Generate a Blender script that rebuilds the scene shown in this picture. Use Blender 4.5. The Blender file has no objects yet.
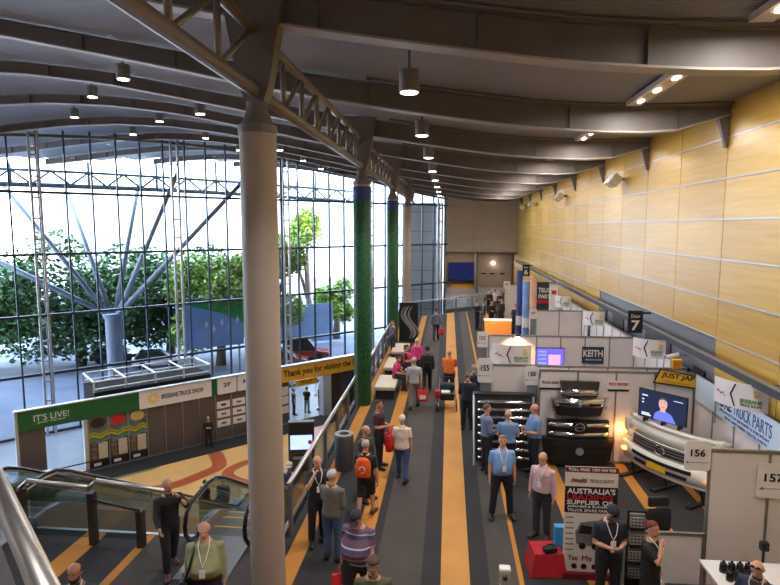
import bpy, bmesh, math, random
from mathutils import Vector, Matrix, Quaternion
random.seed(7)
C = bpy.context.scene.collection
PI = math.pi
PEND = []          # objects whose modifiers / text are turned into plain meshes at the end

# ------------------------------------------------------------------ camera
F, EYE = 586.0, 6.2
pitch = math.atan(65.5 / F); yaw = math.atan(59 * math.cos(pitch) / F)
fw = Vector((-math.sin(yaw) * math.cos(pitch), math.cos(yaw) * math.cos(pitch), -math.sin(pitch)))
rt = Vector((math.cos(yaw), math.sin(yaw), 0)); up = rt.cross(fw)
cam = bpy.data.cameras.new('camera'); camo = bpy.data.objects.new('camera', cam); C.objects.link(camo)
cam.sensor_fit = 'HORIZONTAL'; cam.sensor_width = 36; cam.lens = 36 * F / 780; cam.clip_start = .05; cam.clip_end = 600
camo.matrix_world = Matrix(((rt.x, up.x, -fw.x, 0), (rt.y, up.y, -fw.y, 0), (rt.z, up.z, -fw.z, EYE), (0, 0, 0, 1)))
bpy.context.scene.camera = camo

def spot_on(px, py, z=0.0):      # where the sight line through a pixel meets the level z
    d = fw + rt * ((px - 390) / F) + up * ((292.5 - py) / F)
    return Vector((0, 0, EYE)) + d * ((z - EYE) / d.z)
def spot_y(px, py, y):           # where it meets the plane at depth y
    d = fw + rt * ((px - 390) / F) + up * ((292.5 - py) / F)
    return Vector((0, 0, EYE)) + d * (y / d.y)

# ------------------------------------------------------------------ materials
def lin(c):
    return tuple((x / 255 / 12.92 if x / 255 <= .04045 else ((x / 255 + .055) / 1.055) ** 2.4) for x in c)
MATS = {}
def mat(name, rgb, rough=.6, metal=0.0, var=.12, scale=8.0, bump=0.0, emit=0.0, ecol=None, coat=0.0):
    if name in MATS: return MATS[name]
    m = bpy.data.materials.new(name); m.use_nodes = True; nt = m.node_tree; n = nt.nodes; L = nt.links
    b = n['Principled BSDF']; c = lin(rgb)
    b.inputs['Roughness'].default_value = rough; b.inputs['Metallic'].default_value = metal
    b.inputs['Coat Weight'].default_value = coat
    tc = n.new('ShaderNodeTexCoord'); no = n.new('ShaderNodeTexNoise'); no.inputs['Scale'].default_value = scale; no.inputs['Detail'].default_value = 3
    L.new(tc.outputs['Object'], no.inputs['Vector'])
    r = n.new('ShaderNodeValToRGB'); r.color_ramp.elements[0].position = .3; r.color_ramp.elements[1].position = .7
    r.color_ramp.elements[0].color = (*[x * (1 - var) for x in c], 1); r.color_ramp.elements[1].color = (*[min(1, x * (1 + var)) for x in c], 1)
    L.new(no.outputs['Fac'], r.inputs['Fac']); L.new(r.outputs['Color'], b.inputs['Base Color'])
    if bump:
        bp = n.new('ShaderNodeBump'); bp.inputs['Strength'].default_value = bump; bp.inputs['Distance'].default_value = .01
        L.new(no.outputs['Fac'], bp.inputs['Height']); L.new(bp.outputs['Normal'], b.inputs['Normal'])
    if emit:
        b.inputs['Emission Color'].default_value = (*lin(ecol or rgb), 1); b.inputs['Emission Strength'].default_value = emit
    MATS[name] = m; return m
def col(rgb, rough=.75, **k):
    return mat('cloth_%d_%d_%d' % tuple(rgb) if rough == .75 else 'paint_%d_%d_%d' % tuple(rgb), rgb, rough, **k)

def nodes_mat(name):
    m = bpy.data.materials.new(name); m.use_nodes = True; MATS[name] = m
    return m, m.node_tree.nodes, m.node_tree.links, m.node_tree.nodes['Principled BSDF']
def ramp(n, stops, const=True):
    r = n.new('ShaderNodeValToRGB'); cr = r.color_ramp
    if const: cr.interpolation = 'CONSTANT'
    while len(cr.elements) < len(stops): cr.elements.new(.5)
    for e, (p, c) in zip(cr.elements, stops): e.position = p; e.color = (*lin(c), 1)
    return r

def glass(name, tint, fac=.06):
    m = bpy.data.materials.new(name); m.use_nodes = True; n = m.node_tree.nodes; L = m.node_tree.links
    n.remove(n['Principled BSDF']); o = n['Material Output']
    t = n.new('ShaderNodeBsdfTransparent'); t.inputs[0].default_value = (*tint, 1)
    g = n.new('ShaderNodeBsdfGlossy'); g.inputs['Roughness'].default_value = .02
    fr = n.new('ShaderNodeLayerWeight'); fr.inputs[0].default_value = .25
    mul = n.new('ShaderNodeMath'); mul.operation = 'MULTIPLY_ADD'; mul.inputs[1].default_value = .5; mul.inputs[2].default_value = fac
    mx = n.new('ShaderNodeMixShader')
    L.new(fr.outputs['Fresnel'], mul.inputs[0]); L.new(mul.outputs[0], mx.inputs[0]); L.new(t.outputs[0], mx.inputs[1]); L.new(g.outputs[0], mx.inputs[2])
    L.new(mx.outputs[0], o.inputs[0]); MATS[name] = m; return m

GLASS = glass('window_glass', (.84, .92, 1.0), .03)
RGLASS = glass('rail_glass', (.72, .80, .84), .05)

def carpet():
    m, n, L, b = nodes_mat('striped_carpet')
    tc = n.new('ShaderNodeTexCoord'); s = n.new('ShaderNodeSeparateXYZ'); L.new(tc.outputs['Object'], s.inputs[0])
    mr = n.new('ShaderNodeMapRange'); mr.inputs[1].default_value = -14; mr.inputs[2].default_value = 8; L.new(s.outputs['X'], mr.inputs[0])
    D, M, Yl, O, K = (46, 45, 49), (73, 68, 66), (200, 144, 80), (190, 128, 56), (38, 37, 42)
    st = [(-14, D), (-11.2, M), (-10.2, D), (-9.3, K), (-8.6, D), (-7.35, O), (-6.9, K), (-6.5, D), (-6.05, O), (-5.9, M), (-5.2, D), (-4.5, M), (-3.4, D), (-3.02, O), (-2.74, D), (-1.86, O), (-1.52, D),
          (-1.3, M), (-.5, D), (-.08, Yl), (.4, D), (.72, M), (1.26, O), (1.38, D), (2.5, O), (2.8, D), (4.38, O), (4.64, D), (5.6, O), (5.85, D), (7, M)]
    r = ramp(n, [((x + 14) / 22, c) for x, c in st]); L.new(mr.outputs[0], r.inputs['Fac'])
    no = n.new('ShaderNodeTexNoise'); no.inputs['Scale'].default_value = 60; no.inputs['Detail'].default_value = 4; L.new(tc.outputs['Object'], no.inputs['Vector'])
    n2 = n.new('ShaderNodeTexNoise'); n2.inputs['Scale'].default_value = .9; n2.inputs['Detail'].default_value = 4; L.new(tc.outputs['Object'], n2.inputs['Vector'])
    ad = n.new('ShaderNodeMath'); ad.operation = 'ADD'; L.new(no.outputs['Fac'], ad.inputs[0]); L.new(n2.outputs['Fac'], ad.inputs[1])
    ml = n.new('ShaderNodeMath'); ml.operation = 'MULTIPLY_ADD'; ml.inputs[1].default_value = .6; ml.inputs[2].default_value = .4; L.new(ad.outputs[0], ml.inputs[0])
    mx = n.new('ShaderNodeMix'); mx.data_type = 'RGBA'; mx.blend_type = 'MULTIPLY'; mx.inputs[0].default_value = 1
    L.new(r.outputs['Color'], mx.inputs[6]); L.new(ml.outputs[0], mx.inputs[7]); L.new(mx.outputs[2], b.inputs['Base Color'])
    b.inputs['Roughness'].default_value = .9; return m
def wood():
    m, n, L, b = nodes_mat('wood_veneer')
    tc = n.new('ShaderNodeTexCoord'); mp = n.new('ShaderNodeMapping'); mp.inputs['Scale'].default_value = (3, .35, 7); L.new(tc.outputs['Object'], mp.inputs[0])
    no = n.new('ShaderNodeTexNoise'); no.inputs['Scale'].default_value = 1.3; no.inputs['Detail'].default_value = 6; no.inputs['Distortion'].default_value = .6; L.new(mp.outputs[0], no.inputs['Vector'])
    # each sheet a little different in tone
    m2 = n.new('ShaderNodeMapping'); m2.inputs['Location'].default_value = (0, -9.1 / 2.73 + 6, -3.56 / .94 + 4); m2.inputs['Scale'].default_value = (0, 1 / 2.73, 1 / .94); L.new(tc.outputs['Object'], m2.inputs[0])
    fl = n.new('ShaderNodeVectorMath'); fl.operation = 'FLOOR'; L.new(m2.outputs[0], fl.inputs[0])
    wn = n.new('ShaderNodeTexWhiteNoise'); L.new(fl.outputs[0], wn.inputs['Vector'])
    ma = n.new('ShaderNodeMath'); ma.operation = 'MULTIPLY_ADD'; ma.inputs[1].default_value = .42; L.new(wn.outputs['Value'], ma.inputs[0]); L.new(no.outputs['Fac'], ma.inputs[2])
    r = ramp(n, [(.2, (186, 140, 50)), (.6, (204, 160, 68)), (1.0, (220, 180, 92))], False); L.new(ma.outputs[0], r.inputs['Fac']); L.new(r.outputs['Color'], b.inputs['Base Color'])
    b.inputs['Roughness'].default_value = .34; b.inputs['Coat Weight'].default_value = .3; b.inputs['Coat Roughness'].default_value = .25; return m
def slats(name, rgb, axis, sc, strength=.6):
    m, n, L, b = nodes_mat(name)
    tc = n.new('ShaderNodeTexCoord'); w = n.new('ShaderNodeTexWave'); w.bands_direction = axis; w.inputs['Scale'].default_value = sc
    L.new(tc.outputs['Object'], w.inputs['Vector'])
    c = lin(rgb); r = n.new('ShaderNodeValToRGB'); r.color_ramp.elements[0].color = (*[x * .7 for x in c], 1); r.color_ramp.elements[1].color = (*c, 1)
    r.color_ramp.elements[0].position = .05; r.color_ramp.elements[1].position = .35
    L.new(w.outputs['Fac'], r.inputs['Fac']); L.new(r.outputs['Color'], b.inputs['Base Color'])
    bp = n.new('ShaderNodeBump'); bp.inputs['Strength'].default_value = strength; bp.inputs['Distance'].default_value = .02
    L.new(w.outputs['Fac'], bp.inputs['Height']); L.new(bp.outputs['Normal'], b.inputs['Normal']); b.inputs['Roughness'].default_value = .5
    return m
def stripes(name, base, bands, z0, z1):   # horizontal bands in a garment
    m, n, L, b = nodes_mat(name)
    tc = n.new('ShaderNodeTexCoord'); s = n.new('ShaderNodeSeparateXYZ'); L.new(tc.outputs['Object'], s.inputs[0])
    mr = n.new('ShaderNodeMapRange'); mr.inputs[1].default_value = z0; mr.inputs[2].default_value = z1; L.new(s.outputs['Z'], mr.inputs[0])
    r = ramp(n, bands); L.new(mr.outputs[0], r.inputs['Fac']); L.new(r.outputs['Color'], b.inputs['Base Color']); b.inputs['Roughness'].default_value = .8
    return m
def dotted(name, base, dot):
    m, n, L, b = nodes_mat(name)
    tc = n.new('ShaderNodeTexCoord'); v = n.new('ShaderNodeTexVoronoi'); v.inputs['Scale'].default_value = 15; v.inputs['Randomness'].default_value = .5; L.new(tc.outputs['Object'], v.inputs['Vector'])
    r = ramp(n, [(0, dot), (.22, base), (.62, tuple(int(x * .6) for x in base))]); L.new(v.outputs['Distance'], r.inputs['Fac']); L.new(r.outputs['Color'], b.inputs['Base Color']); b.inputs['Roughness'].default_value = .5
    return m

CARPET = carpet(); WOOD = wood()
CEIL = slats('slatted_ceiling', (152, 153, 164), 'Y', 3.4)
GIRD = mat('dark_painted_steel', (116, 110, 111), .5, 0, .08, 2)
FLANGE = mat('flange_highlight', (176, 170, 166), .45, 0, .05, 3)  # paler than the web: the window highlight is put into this colour
STEEL = mat('grey_steel', (140, 132, 128), .42, .3, .06, 3)
LTST = mat('light_steel', (196, 200, 206), .35, .6, .06, 3)
MULL = mat('blue_grey_aluminium', (62, 74, 92), .4, .6, .06, 3)
CANP = mat('canopy_paint', (146, 158, 176), .55, .1, .05, 2)
CHROME = mat('chrome', (225, 226, 230), .12, 1, .03, 3)
BRUSH = mat('brushed_steel', (205, 200, 196), .36, 1, .06, 20)
ALU = mat('aluminium', (150, 150, 152), .4, .7, .05, 6)
BLACK = mat('black_plastic', (26, 26, 28), .45, 0, .15, 10)
RUBBER = mat('black_rubber', (18, 18, 20), .35, 0, .15, 10)
DARK = mat('dark_brown_paint', (52, 44, 42), .5, .1, .1, 5)
PANEL = mat('booth_panel', (222, 216, 218), .55, 0, .04, 1.5)
WHITE = mat('white_board', (230, 226, 230), .5, 0, .03, 3)
WHITEP = mat('white_gloss_paint', (236, 232, 222), .22, 0, .03, 3, coat=.5)
GREY = mat('grey_panel', (120, 114, 112), .5, 0, .06, 2)
COLP = mat('column_paint', (166, 152, 142), .5, 0, .05, 2)
GREEN = mat('banner_green', (22, 92, 48), .5, 0, .08, 3)
YELLOW = mat('sign_yellow', (236, 190, 40), .5, 0, .05, 4)
GOLD = mat('fascia_gold', (214, 160, 52), .5, 0, .06, 4)
RED = mat('red_plastic', (196, 30, 38), .4, 0, .1, 8)
INK = mat('black_ink', (22, 22, 24), .6, 0, .05, 5)
SKIN = mat('skin', (205, 150, 122), .5, 0, .06, 14)
SKIN2 = mat('skin_tanned', (176, 118, 92), .5, 0, .06, 14)
LAMP = mat('lamp_glow', (255, 246, 230), .4, emit=14, ecol=(255, 240, 215))
AMBER = mat('amber_lamp', (255, 150, 40), .3, emit=9, ecol=(255, 150, 40))
SCREEN = mat('screen_glow', (30, 36, 48), .2, emit=.9, ecol=(24, 34, 60))

# ------------------------------------------------------------------ mesh helpers
def new(): return bmesh.new()
def box(bm, x0, x1, y0, y1, z0, z1, M=None):
    v = [bm.verts.new((M @ Vector(p)) if M else p) for p in ((x0, y0, z0), (x1, y0, z0), (x1, y1, z0), (x0, y1, z0), (x0, y0, z1), (x1, y0, z1), (x1, y1, z1), (x0, y1, z1))]
    for f in ((0, 3, 2, 1), (4, 5, 6, 7), (0, 1, 5, 4), (1, 2, 6, 5), (2, 3, 7, 6), (3, 0, 4, 7)): bm.faces.new([v[i] for i in f])
    return bm
def rings(bm, rs, cap=True):
    R = [[bm.verts.new(p) for p in r] for r in rs]; n = len(R[0])
    for a, b in zip(R, R[1:]):
        for i in range(n): bm.faces.new((a[i], a[(i + 1) % n], b[(i + 1) % n], b[i]))
    if cap: bm.faces.new(R[0][::-1]); bm.faces.new(R[-1])
    return bm
def tube(bm, pts, r, n=8):
    pts = [Vector(p) for p in pts]; rr = r if isinstance(r, (list, tuple)) else [r] * len(pts)
    out = []; u = None
    for i, p in enumerate(pts):
        a = pts[max(i - 1, 0)]; b = pts[min(i + 1, len(pts) - 1)]; d = (b - a).normalized()
        if u is None: u = d.cross(Vector((0, 0, 1)) if abs(d.z) < .9 else Vector((1, 0, 0))).normalized()
        else: u = (u - d * u.dot(d)).normalized()
        w = d.cross(u)
        out.append([p + (u * math.cos(2 * PI * k / n) + w * math.sin(2 * PI * k / n)) * rr[i] for k in range(n)])
    return rings(bm, out)
def prism(bm, poly, z0, z1):      # polygon in xy, extruded in z
    return rings(bm, [[(x, y, z0) for x, y in poly], [(x, y, z1) for x, y in poly]])
def slab_y(bm, poly, y0, y1):     # polygon in xz, extruded in y
    return rings(bm, [[(x, y0, z) for x, z in poly], [(x, y1, z) for x, z in poly]])
def lathe(bm, prof, c=(0, 0), n=20):
    return rings(bm, [[(c[0] + r * math.cos(2 * PI * k / n), c[1] + r * math.sin(2 * PI * k / n), z) for k in range(n)] for r, z in prof])
def ball(bm, c, r, n=12, M=None):
    r = r if isinstance(r, (tuple, list)) else (r, r, r)
    T = Matrix.Translation(c) @ (M or Matrix.Identity(4)) @ Matrix.Diagonal((*r, 1))
    bmesh.ops.create_uvsphere(bm, u_segments=n, v_segments=max(6, n * 2 // 3), radius=1, matrix=T)
    return bm
def rrect(w, h, r, cx=0, cz=0, n=5):
    P = []
    for (sx, sz, a0) in ((1, 1, 0), (-1, 1, 90), (-1, -1, 180), (1, -1, 270)):
        for k in range(n + 1):
            a = math.radians(a0 + 90 * k / n); P.append((cx + sx * (w / 2 - r) + r * math.cos(a), cz + sz * (h / 2 - r) + r * math.sin(a)))
    return P

def obj(name, bm, m, parent=None, smooth=False, bevel=0):
    me = bpy.data.meshes.new(name); bmesh.ops.recalc_face_normals(bm, faces=bm.faces); bm.to_mesh(me); bm.free()
    if smooth:
        for p in me.polygons: p.use_smooth = True
    me.materials.append(m); o = bpy.data.objects.new(name, me); C.objects.link(o)
    if parent: o.parent = parent
    if bevel:
        b = o.modifiers.new('bevel', 'BEVEL'); b.width = bevel; b.segments = 2; b.limit_method = 'ANGLE'
    return o
def tag(o, label, cat, group=None):
    o['label'] = label; o['category'] = cat
    if group: o['group'] = group
    return o
def thing(name, label, cat, loc=(0, 0, 0), rotz=0, group=None):
    o = bpy.data.objects.new(name, None); C.objects.link(o); o.location = loc; o.rotation_euler = (0, 0, rotz); o.empty_display_size = .2
    return tag(o, label, cat, group)
def struct(name, bm, m, parent=None, smooth=False):
    o = obj(name, bm, m, parent, smooth)
    if not parent: o['kind'] = 'structure'
    return o
def dup(root, loc, rotz, label, group=None):
    r = root.copy(); C.objects.link(r); r.location = loc; r.rotation_euler = (0, 0, rotz); r['label'] = label
    if group: r['group'] = group
    for ch in list(root.children):
        c = ch.copy(); C.objects.link(c); c.parent = r
        for g in ch.children:
            d = g.copy(); C.objects.link(d); d.parent = c
    return r
def text(body, parent, m, cx, cz, w, h, y=-.006, name='lettering', warp=None, tilt=0, bold=False, shear=0):
    cu = bpy.data.curves.new(name, 'FONT'); cu.body = body; cu.align_x = 'CENTER'; cu.align_y = 'CENTER'; cu.extrude = .004; cu.offset = .02 if bold else 0; cu.shear = shear; cu.resolution_u = 3
    o = bpy.data.objects.new(name, cu); C.objects.link(o); o.parent = parent
    PEND.append(('text', o, dict(cx=cx, cz=cz, w=w, h=h, y=y, warp=warp, tilt=tilt, m=m)))
    return o
def finish():
    bpy.context.view_layer.update()
    dg = bpy.context.evaluated_depsgraph_get()
    res = [(k, o, d, bpy.data.meshes.new_from_object(o.evaluated_get(dg))) for k, o, d in PEND]
    for k, o, d, me in res:
        if k == 'text':
            xs = [v.co.x for v in me.vertices]; ys = [v.co.y for v in me.vertices]
            if not xs: continue
            x0, x1, y0, y1 = min(xs), max(xs), min(ys), max(ys)
            ct, st = math.cos(d['tilt']), math.sin(d['tilt'])
            for v in me.vertices:
                a = ((v.co.x - x0) / (x1 - x0) - .5) * d['w']; b = ((v.co.y - y0) / (y1 - y0) - .5) * d['h']; c = v.co.z
                X = d['cx'] + a * ct - b * st; Z = d['cz'] + a * st + b * ct
                v.co = (X, d['y'] - c + (d['warp'](X) if d['warp'] else 0), Z)
            n = bpy.data.objects.new('lettering', me); C.objects.link(n); n.parent = o.parent
            n.data.materials.clear(); n.data.materials.append(d['m']); bpy.data.objects.remove(o)
        else:
            if d.get('extra'):
                bm = bmesh.new(); bm.from_mesh(me)
                for e in d['extra']:
                    t = bpy.data.meshes.new('t'); e.to_mesh(t); e.free(); bm.from_mesh(t); bpy.data.meshes.remove(t)
                bm.to_mesh(me); bm.free()
            o.modifiers.clear(); o.data = me; me.materials.clear(); me.materials.append(d['m'])
            for p in me.polygons: p.use_smooth = True
def skinned(name, bm, m, parent, vox, extra=None, it=4):
    o = obj(name, bm, m, parent)
    r = o.modifiers.new('r', 'REMESH'); r.mode = 'VOXEL'; r.voxel_size = vox
    s = o.modifiers.new('s', 'SMOOTH'); s.factor = .5; s.iterations = it
    PEND.append(('body', o, dict(extra=extra, m=m))); return o

# ------------------------------------------------------------------ the shell
LOW = -6.2
PROF = [(-60, 9.6), (-44, 9.8), (-38, 10.2), (-33, 10.6), (-28, 11.0), (-24, 11.42), (-21, 11.66), (-18, 11.72), (-15, 11.55), (-12, 11.15), (-9.5, 10.65), (-7, 10.13), (-5, 9.68), (-3, 9.28), (-1.6, 9.04), (0, 8.79), (1.7, 8.54), (3.4, 8.4), (5, 8.35), (7.5, 8.4)]
def roof(x):
    for (a, za), (b, zb) in zip(PROF, PROF[1:]):
        if a <= x <= b: return za + (zb - za) * (x - a) / (b - a)
    return PROF[0][1] if x < 0 else PROF[-1][1]
XW = 6.42
def roof_left(y): return max(y - 72.5, -46)
def dep(x): return .42 + .18 * min(1, max(0, (x + 8) / 7))
def soffit(x): return roof(x) + max(0.0, (x - 5.0) / 1.6) * .42
YG = [9.1 + 5.46 * k for k in range(-2, 9)]
# mezzanine slab
struct('floor', prism(new(), [(-14, -5), (6.9, -5), (6.9, 48.3), (-3.25, 39.3), (-3.25, 10.72), (-14, 10.72)], -.55, 0), CARPET)
b = new(); box(b, -14, -3.25, 10.72, 10.8, -.6, .012); box(b, -3.33, -3.25, 10.8, 39.2, -.6, .03)
struct('trim_1', b, LTST)
# far lobby slab beyond the end rail
struct('floor_lobby', prism(new(), [(-.2, 44.2), (6.9, 50.4), (6.9, 61), (-.2, 61)], -.5, 0), mat('lobby_floor', (128, 128, 136), .4, 0, .1, 2))
# lower hall floor
TER = mat('terrazzo', (214, 172, 112), .3, 0, .08, 1.2)
b = new(); prism(b, [(-46, -5), (6.9, -5), (6.9, 62.6), (-46, 9.7)], LOW - .3, LOW); struct('floor_hall', b, TER)
b = new(); u = 1 / math.sqrt(2); prism(b, [(-27, 18.6), (-3.2, 42.4), (-3.2, 52.4), (-37, 18.6)], LOW, LOW + .006); struct('floor_reflection', b, mat('reflection_blue', (150, 164, 186), .25, 0, .06, .8))  # thin bluish sheet: daylight reflected on the hall floor, put into the colour
def ribbon(name, pts, w, m):
    bm = new(); P = [spot_on(x, y, LOW) for x, y in pts]; Q = []
    for i in range(len(P) - 1):
        p0, p1, p2, p3 = P[max(i - 1, 0)], P[i], P[i + 1], P[min(i + 2, len(P) - 1)]
        for k in range(6):
            t = k / 6; Q.append(.5 * ((2 * p1) + (p2 - p0) * t + (2 * p0 - 5 * p1 + 4 * p2 - p3) * t * t + (3 * p1 - p0 - 3 * p2 + p3) * t ** 3))
    Q.append(P[-1]); V = []
    for i, p in enumerate(Q):
        d = (Q[min(i + 1, len(Q) - 1)] - Q[max(i - 1, 0)]).normalized(); s = Vector((-d.y, d.x, 0)) * w / 2
        V.append((bm.verts.new(p + s + Vector((0, 0, .006))), bm.verts.new(p - s + Vector((0, 0, .006)))))
    for a, c in zip(V, V[1:]): bm.faces.new((a[0], a[1], c[1], c[0]))
    o = struct(name, bm, m); return o
RIB = mat('terrazzo_red', (166, 86, 54), .3, 0, .1, 2); RIBG = mat('terrazzo_green', (112, 128, 96), .3, 0, .1, 2)
ribbon('floor_inlay', [(150, 490), (178, 484), (206, 473), (219, 466), (217, 456), (213, 450), (226, 444), (262, 436)], .75, RIB)
ribbon('floor_inlay', [(262, 486), (244, 482), (230, 477), (229, 471), (242, 464), (268, 456)], .6, RIB)
ribbon('floor_inlay', [(92, 474), (110, 478), (132, 473), (152, 468), (166, 461), (182, 455)], .5, RIBG)
ribbon('floor_inlay', [(300, 446), (320, 436), (312, 430), (338, 424)], .6, mat('terrazzo_pink', (206, 150, 140), .3, 0, .1, 2))
# paving outside
struct('ground', prism(new(), [(-150, 9.75), (-46, 9.75), (6.9, 62.65), (40, 96), (40, 180), (-150, 180)], LOW - .35, LOW - .05), mat('paving', (112, 120, 138), .85, 0, .2, .3))

# right wall, in sheets of wood
b = new(); box(b, XW + .03, XW + .3, -5, 62, LOW, 10.2); struct('wall_right', b, DARK)
b = new()
zr = [3.56 + .94 * i for i in range(7)]
ys = [9.1 + 2.73 * j for j in range(-6, 19)]
for y0, y1 in zip(ys, ys[1:]):
    for z0, z1 in zip(zr, zr[1:]): box(b, XW - .02, XW + .05, y0 + .012, y1 - .012, z0 + .012, z1 - .012)
    if not 14.4 < (y0 + y1) / 2 < 25.5:
        for z0, z1 in ((0, 1.18), (1.18, 2.37), (2.37, 3.56)): box(b, XW - .02, XW + .05, y0 + .012, y1 - .012, z0 + .012, z1 - .012)
struct('wall_right_cladding', b, WOOD)
b = new()
for z in zr[:-1]: box(b, XW - .045, XW + .01, -5, 58, z - .014, z + .014)
struct('trim_2', b, LTST)
b = new(); box(b, XW - .01, XW + .04, 14.5, 25.3, 0, 3.53)
struct('wall_right_recess', b, mat('recess_grey', (112, 112, 122), .45, 0, .06, 1))
for i, (y0, y1, h) in enumerate(((15.0, 15.7, 2.6), (17.3, 19.5, 2.95), (21.9, 23.3, 2.95), (24.2, 24.8, 2.9))):
    d = struct('door_%d' % (i + 1), box(new(), XW - .05, XW + .03, y0, y1, 0, h), DARK)
    if i in (1, 2): struct('door_handle', tube(new(), [(XW - .1, (y0 + y1) / 2, .9), (XW - .1, (y0 + y1) / 2, 1.3)], .02), LTST, d)
# rail along the right wall
t = thing('wall_rail', 'long dark steel rail fixed along the wood panelled wall above the booths', 'rail', (XW, 0, .06))
obj('rail', box(new(), -.34, -.22, -4, 54.5, 2.96, 3.12), mat('rail_dark', (56, 60, 70), .6, 0, .05, 3), t)
obj('cover_strip', box(new(), -.35, -.21, -4, 54.5, 3.12, 3.135), ALU, t)
for y in ys[1:]: obj('bracket', box(new(), -.24, -.02, y - .04, y + .04, 2.99, 3.1), GIRD, t)
# back wall
BW = mat('beige_cladding', (206, 190, 172), .55, 0, .05, 1)
b = new(); box(b, -.3, XW + .03, 61, 61.3, LOW, 3.8)
struct('wall_back_lobby', b, mat('lobby_wall', (150, 132, 120), .6, 0, .06, 1))
b = new()
for i, z in enumerate((3.8, 5.1, 6.1, 7.0, 8.1)):
    for x0, x1 in ((-.28, 3.1), (3.1, XW)): box(b, x0 + .03, x1 - .03, 55.7, 55.88, z + .04, (5.1, 6.1, 7.0, 8.1, 9.9)[i] - .04)
box(b, -.28, XW, 55.9, 56.1, 3.75, 9.9); struct('wall_back', b, BW)
struct('ceiling_lobby', box(new(), -.3, XW, 55.9, 61.2, 3.75, 3.9), DARK)
struct('wall_back_pier', box(new(), 2.6, 2.8, 55.7, 61, -.1, 3.78), GREY)
struct('wall_left_lobby', box(new(), -.5, -.28, 55.7, 61.2, LOW, 9.9), BW)
t = thing('video_wall', 'dark blue video wall in the lobby recess at the far end', 'screen', (1.35, 60.6, 0))
obj('frame', box(new(), -1.35, 1.35, 0, .2, .75, 2.6), BLACK, t); obj('screen', box(new(), -1.3, 1.3, -.02, 0, .8, 2.55), mat('blue_screen', (14, 22, 52), .2, emit=.25, ecol=(20, 40, 110)), t)
b = new()
t = thing('counter', 'low orange wood counter below the dark blue video wall', 'counter', (1.35, 59.6, 0)); obj('body', box(new(), -1.1, 1.2, -.3, .3, 0, .5), GOLD, t); obj('top', box(new(), -1.15, 1.22, -.35, .35, .5, .54), DARK, t)
for i, x in enumerate((3.6, 4.5, 5.5)):
    tag(obj('wall_vent', box(new(), x - .25, x + .25, 60.93, 61, 1.35, 1.5), BLACK), ('left', 'middle', 'right')[i] + ' one of three dark wall vents in the far lobby', 'vent', 'dark wall vents in the far lobby')
t = thing('wall_lamp', 'small glowing round lamp on the dark far lobby wall', 'lamp', (4.55, 60.9, 0)); obj('bulb', ball(new(), (0, 0, 2.5), .16, 10), LAMP, t, True); obj('base', box(new(), -.1, .1, .05, .1, 2.4, 2.6), GREY, t)
for i, x in enumerate((1.2, 4.6)):  # two added fill lights that brighten the dim lobby recess
    t = thing('added_lobby_light', ('left', 'right')[i] + ' added fill light panel in the far lobby ceiling', 'lamp', (x, 58.4, 3.72), 0, 'added lobby fill lights'); obj('frame', box(new(), -.32, .32, -.32, .32, 0, .04), GREY, t); obj('diffuser', box(new(), -.28, .28, -.28, .28, -.01, 0), mat('added_lobby_glow', (255, 236, 205), .4, emit=4, ecol=(255, 232, 200)), t)
    l = bpy.data.lights.new('added_lobby_beam', 'AREA'); l.size = .5; l.energy = 60; l.color = (1, .86, .7); lo = bpy.data.objects.new('added_lobby_beam', l); C.objects.link(lo); lo.parent = t; lo.location = (0, 0, -.03)
# walls that close the hall behind and left of the photographer
struct('wall_rear', box(new(), -46, 6.9, -5.3, -5, LOW, 11.5), BW)
struct('wall_left', box(new(), -46.3, -46, -5.3, 9.8, LOW, 10.5), BW)

# ceiling: one sheet over every bay
b = new(); XS = [-46 + i * 1.0 for i in range(53)] + [6.9]
for y0, y1 in [(-5.3, YG[2])] + [(YG[i], YG[i + 1]) for i in range(2, len(YG) - 1)] + [(YG[-1], 62)]:
    nseg = 3
    for s in range(nseg):
        ya, yb = y0 + (y1 - y0) * s / nseg, y0 + (y1 - y0) * (s + 1) / nseg
        for xa, xb in zip(XS, XS[1:]):
            if xb < roof_left((ya + yb) / 2) + .6: continue
            za, zb = roof(xa) + dep(xa) + .07, roof(xb) + dep(xb) + .07
            lo = [b.verts.new(p) for p in ((xa, ya, za), (xb, ya, zb), (xb, yb, zb), (xa, yb, za))]
            hi = [b.verts.new((v.co.x, v.co.y, v.co.z + .12)) for v in lo]
            b.faces.new(lo[::-1]); b.faces.new(hi)
            for i in range(4): b.faces.new((lo[i], lo[(i + 1) % 4], hi[(i + 1) % 4], hi[i]))
bmesh.ops.remove_doubles(b, verts=b.verts, dist=.001)
struct('ceiling', b, CEIL)
ORD = ['nearest', 'second', 'third', 'fourth', 'fifth', 'sixth', 'seventh', 'eighth', 'ninth', 'tenth', 'eleventh', 'twelfth']
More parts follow.
